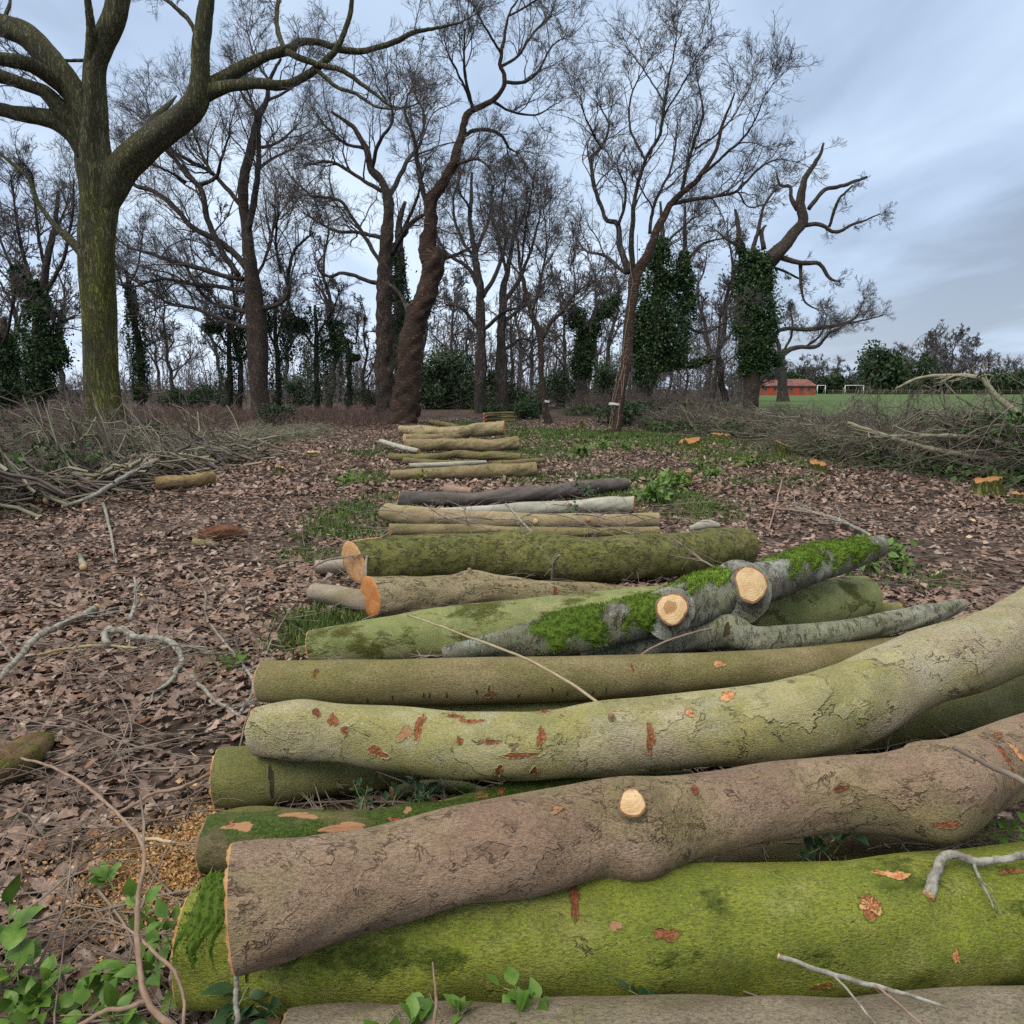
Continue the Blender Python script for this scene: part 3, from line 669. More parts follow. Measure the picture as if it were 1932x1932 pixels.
# ---- middle group
traced_tree('slim upright oak, left of the pair right of the gnarled oak', 50.0,
    [[(1813, 1570, 26), (1812, 1480, 21), (1815, 1380, 20), (1815, 1200, 17), (1815, 1080, 15), (1800, 950, 11), (1780, 800, 8), (1780, 650, 5)]],
    [[(1815, 1100, 12), (1760, 1010, 9), (1690, 960, 7), (1640, 880, 5)], [(1818, 1120, 11), (1870, 1020, 9), (1900, 900, 7), (1890, 780, 5), (1910, 680, 3)], [(1800, 950, 9), (1850, 820, 7), (1860, 700, 4)],
     [(1805, 1000, 8), (1730, 880, 7), (1710, 760, 5), (1740, 660, 3)], [(1812, 1240, 9), (1740, 1160, 7), (1680, 1150, 4)], [(1820, 1250, 9), (1900, 1180, 8), (1960, 1160, 5)], [(1780, 800, 6), (1730, 720, 4)]],
    HF, 0, 105, M['oak_dark'], dens=1.3, tw=.075, rmul=1.6, spread=2.5, group=None)
traced_tree('slim upright oak, right of the pair right of the gnarled oak', 51.0,
    [[(1890, 1570, 28), (1890, 1450, 22), (1890, 1300, 17), (1895, 1150, 14), (1910, 1020, 10), (1940, 900, 7), (1950, 780, 4)]],
    [[(1895, 1150, 11), (1960, 1040, 9), (2010, 920, 6), (2040, 800, 4)], [(1893, 1220, 9), (1970, 1160, 7), (2060, 1100, 4)], [(1910, 1020, 8), (1880, 900, 6), (1850, 800, 4)], [(1890, 1330, 8), (1960, 1280, 6), (2020, 1290, 3)], [(1940, 900, 6), (1990, 760, 4), (1980, 680, 2)]],
    HF, 0, 106, M['oak_dark'], dens=1.3, tw=.075, rmul=1.6, spread=2.5)
t7, rg7, b7 = traced_tree('young tree with a white band round its thin stem, right of the slim oaks', 35.0,
    [[(1036, 800, 8), (1030, 760, 6), (1027, 720, 5.5), (1024, 650, 5.5), (1020, 620, 5), (1008, 590, 4.5), (995, 545, 4), (983, 500, 3), (975, 450, 2)]],
    [[(1023, 640, 5), (1040, 610, 4), (1065, 585, 3.5), (1082, 560, 3), (1110, 535, 2)], [(1006, 585, 3), (1020, 520, 2.5), (1030, 460, 2), (1025, 390, 1.3)], [(990, 530, 3), (960, 490, 2), (935, 450, 1.5)], [(985, 500, 2.5), (990, 430, 2), (1005, 350, 1.4)], [(1075, 575, 2), (1085, 540, 1.6), (1080, 490, 1.2)]],
    1.0, 0, 107, M['oak_brown'], M['oak_dark'], dens=2.0, tw=.09, rmul=1.2, name='young_tree', spread=2)
# ---- red stemmed leaning tree with ivy stems
t8, rg8, b8 = traced_tree('leaning tree with reddish ivy stripped stem and white band, on the green strip', 27.5,
    [[(383, 1645, 20), (392, 1580, 17), (400, 1500, 19), (412, 1400, 19), (424, 1280, 20), (438, 1130, 19), (450, 1050, 22), (472, 1000, 18), (520, 900, 15), (560, 830, 13), (590, 770, 12), (660, 710, 10), (700, 670, 9), (760, 580, 7), (800, 460, 5), (840, 350, 3)]],
    [[(445, 1030, 18), (412, 930, 14), (400, 845, 12), (362, 830, 10), (340, 760, 9), (312, 660, 9), (308, 590, 8), (340, 555, 7), (370, 480, 5), (330, 400, 3)],
     [(455, 1030, 14), (452, 850, 11), (462, 740, 9), (500, 600, 8), (550, 500, 7), (570, 380, 6), (600, 250, 4), (622, 120, 2)],
     [(590, 770, 9), (660, 758, 9), (750, 742, 8), (850, 720, 6), (930, 640, 5), (1000, 602, 3), (1090, 612, 1.5)],
     [(700, 670, 8), (790, 600, 6), (900, 480, 4), (960, 350, 2)], [(640, 715, 9), (680, 560, 7), (720, 430, 5), (700, 300, 3)],
     [(430, 1030, 8), (350, 965, 7), (290, 950, 5), (240, 900, 3)], [(500, 600, 6), (440, 480, 5), (450, 350, 4), (520, 220, 2)], [(340, 560, 5), (290, 470, 4), (260, 390, 2)],
     [(570, 380, 4), (480, 240, 3), (430, 180, 1.5)], [(570, 440, 5), (640, 330, 3.5), (700, 210, 1.6)], [(400, 850, 7), (430, 740, 6), (400, 640, 4)], [(690, 560, 5), (800, 480, 4), (900, 330, 2)],
     [(520, 880, 8), (540, 760, 7), (600, 640, 5), (620, 520, 4)], [(850, 720, 4), (900, 780, 3), (980, 760, 2)]],
    .5, 966, 108, M['oak_red'], M['oak_dark'], dens=1.25, tw=.10, rmul=.95, name='leaning_tree', spread=2.5)
def band(P, r, h, par):
    g = Geo(); th = np.linspace(0, 2 * np.pi, 20, endpoint=False); V = []
    for q in (-.5, .5): V.append(np.array(P) + np.stack([np.cos(th) * r, np.sin(th) * r, np.full(20, q * h) + .02 * np.sin(2 * th)], 1))
    j = np.arange(20); j2 = (j + 1) % 20; V.append(V[1] + [0, 0, .002]); g.add(np.concatenate(V[:2]), np.stack([j, j2, 20 + j2, 20 + j], 1))
    g.build('white_band', M['white_band'], par, P)
band(at(1160.5, 762, 27.5), .222, .07, t8); band(at(1030, 757, 35.0), .158, .09, t7)
vg = Geo()
for k in range(6):      # dead ivy stems clinging to the red stem
    a = rg8.uniform(-1.6, 1.6) - np.pi / 2; zz = np.linspace(.1, rg8.uniform(3.2, 6.8), 40); V = []
    kp = np.array([at(966 + .5 * x_, .5 * y_, 27.5) for x_, y_ in ((383, 1645), (392, 1580), (400, 1500), (412, 1400), (424, 1280), (438, 1130), (450, 1050))])
    cw = np.interp(zz, kp[:, 2], kp[:, 0])
    c = np.column_stack([cw, np.full(40, 27.5)])
    aa = a + np.cumsum(rg8.normal(0, .16, 40)); r = .185 + .02 * rg8.random(40)
    tube(vg, np.column_stack([c[:, 0] + np.cos(aa) * r, c[:, 1] + np.sin(aa) * r, zz]), np.full(40, .011), 5)
vg.build('ivy_stems', M['vine'], t8, b8)
# ---- ivy trees on the right
traced_tree('dead topped oak with an ivy tower for a trunk and bare twisted limbs', 62.0,
    [[(902, 1510, 30), (908, 1400, 28), (918, 1330, 30), (920, 1200, 33), (925, 1080, 33), (950, 1000, 30), (985, 970, 29), (1020, 930, 25), (1060, 880, 22), (1100, 830, 20), (1096, 760, 17), (1110, 680, 11), (1150, 610, 8), (1170, 575, 6), (1176, 540, 4)]],
    [[(1095, 850, 11), (1160, 850, 9), (1220, 880, 8), (1290, 850, 6), (1340, 832, 4), (1390, 808, 2)], [(1120, 790, 10), (1180, 720, 9), (1260, 700, 8), (1340, 667, 5)],
     [(1195, 855, 7), (1230, 760, 6), (1285, 700, 4)], [(1080, 790, 14), (1052, 745, 9), (1050, 700, 8), (1015, 700, 7), (998, 650, 3)], [(900, 970, 11), (930, 850, 8), (950, 770, 6), (990, 720, 4)],
     [(860, 930, 10), (850, 840, 9), (842, 790, 6)], [(950, 940, 11), (945, 870, 8), (960, 850, 3)], [(1000, 970, 12), (1080, 990, 11), (1160, 1000, 9), (1200, 1050, 7), (1240, 1062, 3)],
     [(1090, 1000, 9), (1090, 1050, 7), (1102, 1130, 5), (1160, 1172, 2)], [(990, 1010, 6), (1060, 1040, 5), (1100, 1060, 3)], [(855, 930, 8), (800, 900, 5), (770, 868, 2)]],
    .5, 966, 110, M['oak_brown'], M['oak_brown'], dens=.55, tw=.035, rmul=1.7, bare=(1, 3, 5, 6), nmul=.9, spread=1.5, upb=.0,
    ivy=[([(915, 1400, 24), (922, 1300, 36), (915, 1150, 34), (915, 1020, 30), (900, 950, 18)], 17000, 1.35, .15), ([(870, 960, 6), (855, 900, 4)], 700, .5, .14), ([(985, 1330, 6), (995, 1380, 6)], 900, 1.0, .15)], name='ivy_clad_oak')
traced_tree('low spreading oak on the field edge in front of the red building', 92.0,
    [[(1022, 1515, 24), (1018, 1480, 18), (1015, 1430, 17), (1010, 1360, 14), (1030, 1322, 11)]],
    [[(1026, 1335, 12), (1080, 1310, 10), (1150, 1310, 8), (1200, 1260, 5), (1300, 1200, 3)], [(1012, 1420, 9), (1005, 1320, 9), (990, 1255, 9), (1040, 1237, 9), (1120, 1240, 9), (1200, 1230, 8), (1250, 1220, 6), (1300, 1190, 4), (1332, 1120, 2)],
     [(1250, 1220, 5), (1310, 1210, 4), (1400, 1190, 2)], [(1014, 1430, 12), (985, 1410, 11), (965, 1360, 8), (950, 1290, 5)], [(1110, 1310, 6), (1170, 1260, 4), (1190, 1180, 2)], [(1030, 1320, 6), (1060, 1250, 5), (1050, 1160, 3)]],
    .5, 966, 111, M['oak_dark'], dens=.9, tw=.04, rmul=2.2, spread=3)
traced_tree('bushy ivy smothered tree with a wide dark skirt, behind the leaning red stemmed tree', 49.0,
    [[(500, 1510, 32), (505, 1440, 30), (530, 1300, 28), (545, 1150, 24), (550, 1000, 18), (565, 880, 9), (560, 760, 4)]],
    [[(540, 1200, 18), (600, 1080, 15), (645, 1000, 13), (655, 900, 9), (650, 780, 5)], [(520, 1400, 12), (600, 1385, 9), (680, 1380, 6), (760, 1340, 4)], [(550, 1000, 8), (600, 900, 6), (690, 820, 4)], [(650, 1000, 8), (720, 920, 6), (800, 900, 3)], [(600, 1200, 8), (720, 1250, 6), (800, 1220, 3)]],
    .5, 966, 112, M['oak_dark'], dens=.9, tw=.08, rmul=1.6, spread=2.5,
    ivy=[([(505, 1440, 24), (525, 1300, 24), (542, 1150, 20), (552, 1000, 12), (562, 900, 5)], 11000, 1.35, .12), ([(590, 1390, 10), (620, 1290, 16), (632, 1200, 14), (665, 1120, 6)], 4500, 1.0, .12), ([(655, 1150, 8), (648, 1040, 9), (652, 950, 4)], 3500, .6, .12), ([(470, 1330, 8), (478, 1230, 10), (500, 1160, 6)], 2200, .7, .12), ([(600, 1370, 6), (690, 1372, 6), (750, 1345, 3)], 2200, .55, .12), ([(580, 1090, 8), (610, 1040, 6)], 1300, .7, .12)], name='ivy_clad_tree')
traced_tree('slanting ivy clad tree with open crown, between young banded tree and leaning tree', 56.0,
    [[(265, 1490, 22), (262, 1400, 19), (275, 1300, 16), (300, 1210, 11), (330, 1130, 6)]], [[(270, 1330, 10), (250, 1230, 8), (235, 1150, 5)], [(290, 1240, 9), (360, 1180, 7), (400, 1100, 4)]],
    .5, 966, 113, M['oak_dark'], dens=1.2, tw=.06, rmul=1.7, spread=2, ivy=[([(262, 1420, 14), (270, 1320, 18), (300, 1210, 16)], 5000, .8, .12), ([(250, 1230, 8), (238, 1160, 8)], 2200, .9, .12), ([(340, 1190, 8), (390, 1120, 8)], 2000, .8, .12)], name='ivy_clad_tree')
# ---- ivy trees on the left
traced_tree('broad ivy clad tree at the far left, left of the massive green trunk', 47.0,
    [[(75, 760, 13), (74, 680, 12), (76, 600, 10), (82, 520, 7), (100, 440, 5), (110, 360, 3)]], [[(76, 600, 6), (50, 520, 5), (30, 430, 3), (20, 340, 2)], [(80, 560, 5), (115, 500, 4), (135, 420, 3), (140, 340, 1.5)], [(84, 500, 4), (70, 420, 3), (60, 330, 2)], [(78, 640, 4), (110, 610, 3), (140, 600, 2)], [(95, 460, 3), (130, 380, 2)]],
    1, 0, 120, M['oak_dark'], dens=1.4, tw=.085, rmul=1.5, spread=2.5, ivy=[([(75, 745, 10), (74, 680, 15), (76, 600, 13), (62, 530, 8)], 8500, 1.0, .12), ([(45, 560, 4), (30, 500, 3)], 1600, .6, .12), ([(110, 690, 6), (100, 640, 5)], 1600, .7, .12)], name='ivy_clad_tree')
traced_tree('narrow ivy column standing just right of the massive green trunk', 50.0,
    [[(266, 770, 7), (262, 700, 6.5), (254, 620, 5.5), (246, 560, 4.5), (238, 510, 3)]], [[(246, 560, 2.5), (225, 520, 2), (210, 470, 1.4)], [(243, 540, 2.5), (262, 500, 2), (270, 440, 1.4)], [(262, 660, 2), (300, 640, 1.5)]],
    1, 0, 121, M['oak_dark'], dens=1.2, tw=.06, rmul=1.5, ivy=[([(265, 755, 6), (262, 700, 7), (254, 620, 6), (243, 535, 3)], 4000, .55, .11)], name='ivy_clad_tree')
traced_tree('dark ivy mass cut by the left picture edge', 40.0, [[(-6, 780, 12), (0, 700, 12), (4, 640, 9), (6, 600, 4)]], [[(2, 660, 5), (20, 600, 3), (30, 540, 2)]],
    1, 0, 122, M['oak_dark'], dens=1.2, tw=.06, rmul=1.3, ivy=[([(-4, 770, 14), (0, 700, 16), (4, 630, 9)], 6000, .8, .11)], name='ivy_clad_tree')
for px, top, wd, Y, lab in ((432, 585, 26, 52, 'dark ivy thicket tree left of the oak with long left limbs'), (522, 560, 22, 53, 'dark ivy thicket tree right behind the oak with long left limbs'),
                            (597, 575, 34, 50, 'broad leafy ivy tree with rounded top left of the dark twin oak'), (655, 640, 16, 56, 'lower ivy tree close left of the dark twin oak')):
    traced_tree(lab, Y, [[(px + 5, 775, 5), (px + 2, 700, 5), (px, 640, 4), (px - 3, top, 2.5)]], [[(px, 660, 3), (px - wd, 610, 2), (px - 1.6 * wd, top - 10, 1.2)], [(px, 640, 3), (px + wd, top + 10, 2), (px + 1.3 * wd, top - 30, 1.2)]],
        1, 0, 130 + px, M['oak_dark'], dens=1.6, tw=.05, rmul=1.6, spread=2,
        ivy=[([(px + 4, 765, wd * .2), (px, 690, wd * .35), (px, 640, wd * .4), (px - 3, top + 5, wd * .15)], int(62 * wd), wd * .038, .11), ([(px - wd, 625, wd * .2), (px - 1.2 * wd, top + 25, wd * .15)], int(40 * wd), wd * .025, .12), ([(px + wd * .8, 680, wd * .2), (px + wd, top + 30, wd * .2)], int(40 * wd), wd * .025, .12)], name='ivy_clad_tree')

# ---- bare trees of the wood behind, made once per form and copied
def form(seed, Ht, spread=.5, lean=.03, rt=None, lv=None, rmul=2.3, low=.3, nb=16):
    rng = np.random.default_rng(seed); n = 14
    z = np.linspace(-.3, Ht * .82, n); W = np.column_stack([np.cumsum(rng.normal(0, .012 * Ht, n)) + lean * z * rng.normal(), np.cumsum(rng.normal(0, .012 * Ht, n)), z]); W[:, :2] -= W[0, :2]
    rt = rt or Ht * .014; R = rt * np.linspace(1.15, .16, n)
    g = Geo(); tube(g, W, R, 9, rough=.06, rng=rng)
    u = rng.uniform(low, .98, nb); k = np.minimum((u * (n - 1)).astype(int), n - 2); az = rng.uniform(0, 6.28, nb); el = np.radians(rng.uniform(25, 60, nb))
    D = np.stack([np.cos(az) * np.cos(el), np.sin(az) * np.cos(el), np.sin(el)], 1); P = W[k]; L = Ht * spread * rng.uniform(.5, 1, nb) * (1.15 - .75 * u)
    c = Geo()
    lv = lv or [dict(nseg=7, wig=.20, up=.07, nchild=8, ang=42, lr=.45, rr=.5, rmin=.012), dict(nseg=5, wig=.26, up=.06, nchild=5, ang=42, lr=.5, rr=.55, rmin=.009), dict(nseg=4, wig=.28, up=.05, nchild=4, ang=40, lr=.5, rr=.6, rmin=.007), dict(nseg=2, wig=.3, up=.03, rmin=.006)]
    for q, (a, b, cc, d) in enumerate(grow(rng, P, D, L, R[k] * .62, resize_levels(lv, rmul))): segs(c, a, b, cc, d, 5 if q == 0 else 3)
    return g, c
FORMS = []
for i, (Ht, sp_, low, nb) in enumerate(((14, .42, .30, 15), (12, .40, .25, 15), (15, .32, .4, 14), (11, .34, .2, 15), (9, .3, .15, 12), (13, .5, .3, 14))):
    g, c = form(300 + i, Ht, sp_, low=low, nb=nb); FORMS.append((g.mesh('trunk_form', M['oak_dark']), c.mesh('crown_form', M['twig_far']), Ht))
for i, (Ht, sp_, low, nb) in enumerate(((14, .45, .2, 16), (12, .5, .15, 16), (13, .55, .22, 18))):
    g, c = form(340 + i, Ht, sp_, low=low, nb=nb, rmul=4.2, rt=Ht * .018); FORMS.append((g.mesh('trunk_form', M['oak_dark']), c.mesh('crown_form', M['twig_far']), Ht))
def plant(i, X, Y, sc, rz, label, group, name='bare_tree'):
    t = empty(name, (X, Y, 0), label, 'tree', group); t.rotation_euler = (0, 0, rz); t.scale = (sc, sc, sc)
    for nm, me in (('trunk', FORMS[i][0]), ('crown', FORMS[i][1])):
        o = bpy.data.objects.new(nm, me); COL.objects.link(o); o.parent = t
    return t
rw = np.random.default_rng(77)
def X_at(px, Y): return at(px, 760, Y)[0]
for px in (-60, 10, 40, 118, 135, 300, 345, 410, 455, 545, 620, 640, 690):
    Y = rw.uniform(52, 88); plant(rw.integers(0, 6), X_at(px, Y), Y, rw.uniform(1.0, 1.4), rw.uniform(0, 6.28), 'bare tree of the wood behind, left of the dark twin oak', 'bare trees of the wood left of the twin oaks')
for px in (815, 835, 860, 885, 925, 960, 985, 1005, 1050, 1075, 1095, 1125, 1150):
    Y = rw.uniform(60, 95); plant(rw.integers(0, 6), X_at(px, Y), Y, rw.uniform(.95, 1.4), rw.uniform(0, 6.28), 'bare tree of the wood behind, between the gnarled oak and the leaning tree', 'bare trees of the wood in the middle')
for px in (1215, 1255, 1290, 1320, 1345, 1370, 1395, 1420):
    Y = rw.uniform(62, 100); plant(rw.integers(0, 6), X_at(px, Y), Y, rw.uniform(.9, 1.25), rw.uniform(0, 6.28), 'bare tree of the wood behind, right of the leaning tree', 'bare trees of the wood on the right')
for px, sc in ((1705, 1.3), (1765, 1.5), (1810, 1.5), (1650, 1.1), (1530, 1.0), (1440, .9), (1475, 1.0), (1510, 1.0), (1540, .85), (1575, 1.0), (1600, .8), (1625, .9), (1690, 1.1), (1712, 1.2), (1745, 1.55), (1790, 1.6), (1835, 1.35), (1862, 1.0), (1890, .9), (1915, 1.0), (1945, .95), (1560, .8), (1770, 1.2), (1990, 1.0), (2030, 1.2)):
    Y = rw.uniform(205, 245); plant(rw.integers(6, 9), X_at(px, Y), Y, sc * rw.uniform(.9, 1.05), rw.uniform(0, 6.28), 'bare tree in the row along the far edge of the field', 'trees along the far field edge')
# ---- evergreen bushes, made once per form and copied
def bush_form(seed, rx, rz, n, size, mat):
    rng = np.random.default_rng(seed); K = 16
    c = np.column_stack([rng.normal(0, .45 * rx, K), rng.normal(0, .45 * rx, K), rng.uniform(.1, .8, K) * rz]); r = rng.uniform(.25, .5, K) * min(rx, rz)
    k = rng.integers(0, K, n); d = norm(rng.normal(size=(n, 3))); P = c[k] + d * (r[k] * rng.uniform(.45, 1.1, n))[:, None]; P = P[P[:, 2] > .02]
    g = Geo(); V, F = leafcards(rng, P, size); g.add(V, F); st = Geo()
    a = np.zeros((40, 3)); a[:, :2] = rng.normal(0, .15 * rx, (40, 2)); b = P[rng.integers(0, len(P), 40)]; segs(st, a, b, np.full(40, .03), np.full(40, .01))
    return g.mesh('foliage_form', mat), st.mesh('stem_form', M['twig'])
BUSH = [bush_form(500, 1.7, 2.2, 2600, .09, M['holly']), bush_form(501, 1.5, 3.0, 2600, .09, M['holly']), bush_form(502, 1.0, 1.0, 2600, .07, M['holly'])]
FARB = [bush_form(510, 6, 9, 5200, .42, M['holly']), bush_form(511, 8, 6, 5200, .42, M['holly'])]
def bush(fm, X, Y, sc, rz, label, group=None, name='evergreen_bush', cat='bush'):
    t = empty(name, (X, Y, 0), label, cat, group); t.rotation_euler = (0, 0, rz); t.scale = (sc, sc, sc)
    for nm, me in (('foliage', fm[0]), ('stems', fm[1])):
        o = bpy.data.objects.new(nm, me); COL.objects.link(o); o.parent = t
for px, Y, sc, k in ((20, 58, 1.2, 0), (330, 62, .8, 0), (385, 62, .9, 0), (560, 64, .9, 1), (690, 66, .8, 0)):
    bush(BUSH[k], X_at(px, Y), Y, sc, rw.uniform(0, 6), 'dark evergreen bush under the wood left of the twin oaks', 'evergreen bushes under the wood on the left')
for px, Y, sc, k in ((815, 60, 1.5, 1), (845, 62, 1.6, 1), (872, 60, 1.3, 0), (960, 64, 1.1, 0), (1060, 62, 1.4, 0), (1140, 70, 1.4, 1), (930, 66, 1.2, 1)):
    bush(BUSH[k], X_at(px, Y), Y, sc, rw.uniform(0, 6), 'dark evergreen bush of the wood behind the slim oaks', 'evergreen bushes in the middle wood')
for px, Y, sc in ((985, 40, .8), (1003, 44, .9), (1180, 33, .9), (1215, 36, .9), (520, 34, .8), (275, 24.5, .55), (930, 44, .6)):
    bush(BUSH[2], X_at(px, Y), Y, sc, rw.uniform(0, 6), {985: 'low green bush behind the slim oaks\' log stack', 1003: 'second low green bush, just left of the young banded tree', 1180: 'low green bush at the foot of the leaning tree', 1215: 'low green bush right of the leaning tree', 520: 'small dark bush where the leaf floor meets the left thicket', 275: 'small leafy bush right of the massive oak\'s foot', 930: 'tiny dark bush behind the small far log stack'}[px])
for px, Y, sc, k in [(1660, 205, 1.35, 0), (1905, 203, 1.05, 1)] + [(q_, 222 + 8 * ((q_ // 34) % 3), .62 + .16 * ((q_ // 17) % 4), (q_ // 34) % 2) for q_ in range(1424, 2050, 30)]:
    if px == 1660: bush(FARB[k], X_at(px, Y), Y, sc, 1.0, 'tall dark ivy tree, the densest one along the far field edge', None, 'ivy_tree', 'tree')
    else: bush(FARB[k], X_at(px, Y), Y, sc, rw.uniform(0, 6), 'dark hedge bush along the far edge of the field', 'hedge bushes along the far field edge')
# far-off wood that reads as one mass of stems
g = Geo(); n = 430; pxs = np.where(rw.random(n) < .28, rw.uniform(-300, 520, n), rw.uniform(520, 1430, n)); Ys = rw.uniform(80, 125, n); Xs = (pxs - 966) / FPX * Ys
P = np.column_stack([Xs, Ys, np.full(n, -.2)]); D = norm(np.column_stack([rw.normal(0, .06, n), rw.normal(0, .06, n), np.ones(n)]))
for q, (a, b, c, d) in enumerate(grow(rw, P, D, rw.uniform(4, 9.5, n), rw.uniform(.04, .11, n), [dict(nseg=5, wig=.08, up=.05, nchild=9, ang=40, lr=.36, rr=.5, rmin=.03, t0=.15), dict(nseg=4, wig=.25, up=.05, nchild=5, ang=40, lr=.5, rmin=.022), dict(nseg=3, wig=.3, up=.04, rmin=.018)])): segs(g, a, b, c, d, 3)
n = 620; Ys = rw.uniform(66, 120, n); Xs = (rw.uniform(-260, 1400, n) - 966) / FPX * Ys; P = np.column_stack([Xs, Ys, np.full(n, -.1)]); D = norm(np.column_stack([rw.normal(0, .3, n), rw.normal(0, .3, n), np.ones(n)]))
for q, (a, b, c, d) in enumerate(grow(rw, P, D, rw.uniform(1.0, 3.0, n), rw.uniform(.025, .05, n), [dict(nseg=4, wig=.15, nchild=8, ang=45, lr=.6, rr=.7, rmin=.03, t0=.05), dict(nseg=3, wig=.25, nchild=4, ang=45, lr=.6, rmin=.025), dict(nseg=2, wig=.3, rmin=.02)])): segs(g, a, b, c, d, 3)
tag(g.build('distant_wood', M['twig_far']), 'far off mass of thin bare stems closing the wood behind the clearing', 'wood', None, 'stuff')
# purple brown thicket in front of the left wood
g = Geo(); n = 2600; pxs = rw.uniform(-150, 740, n); Ys = rw.uniform(31, 45, n) ; Xs = (pxs - 966) / FPX * Ys
P = np.column_stack([Xs, Ys, np.zeros(n)]); D = norm(np.column_stack([rw.normal(0, .35, n), rw.normal(0, .35, n), np.ones(n)]))
for q, (a, b, c, d) in enumerate(grow(rw, P, D, rw.uniform(.35, .8, n), rw.uniform(.005, .012, n), [dict(nseg=4, wig=.2, up=-.02, nchild=5, ang=40, lr=.55, rr=.7, rmin=.008, t0=.2), dict(nseg=3, wig=.3, up=-.03, rmin=.006)])): segs(g, a, b, c, d, 3)
M['thicket'] = flat('bramble_stems', (.10, .068, .06), (.15, .10, .085), 1.0)
tag(g.build('bramble_thicket', M['thicket']), 'purplish brown thicket of bramble stems along the wood edge', 'thicket', None, 'stuff')

# ================================================================== LOGS
def rest(px, py, rpx, zb):
    D = ray(px, py); k = rpx / FPX; t = (H - zb) / (k - D[2])
    return np.concatenate([np.array([0, 0, H]) + D * t, [k * t]])

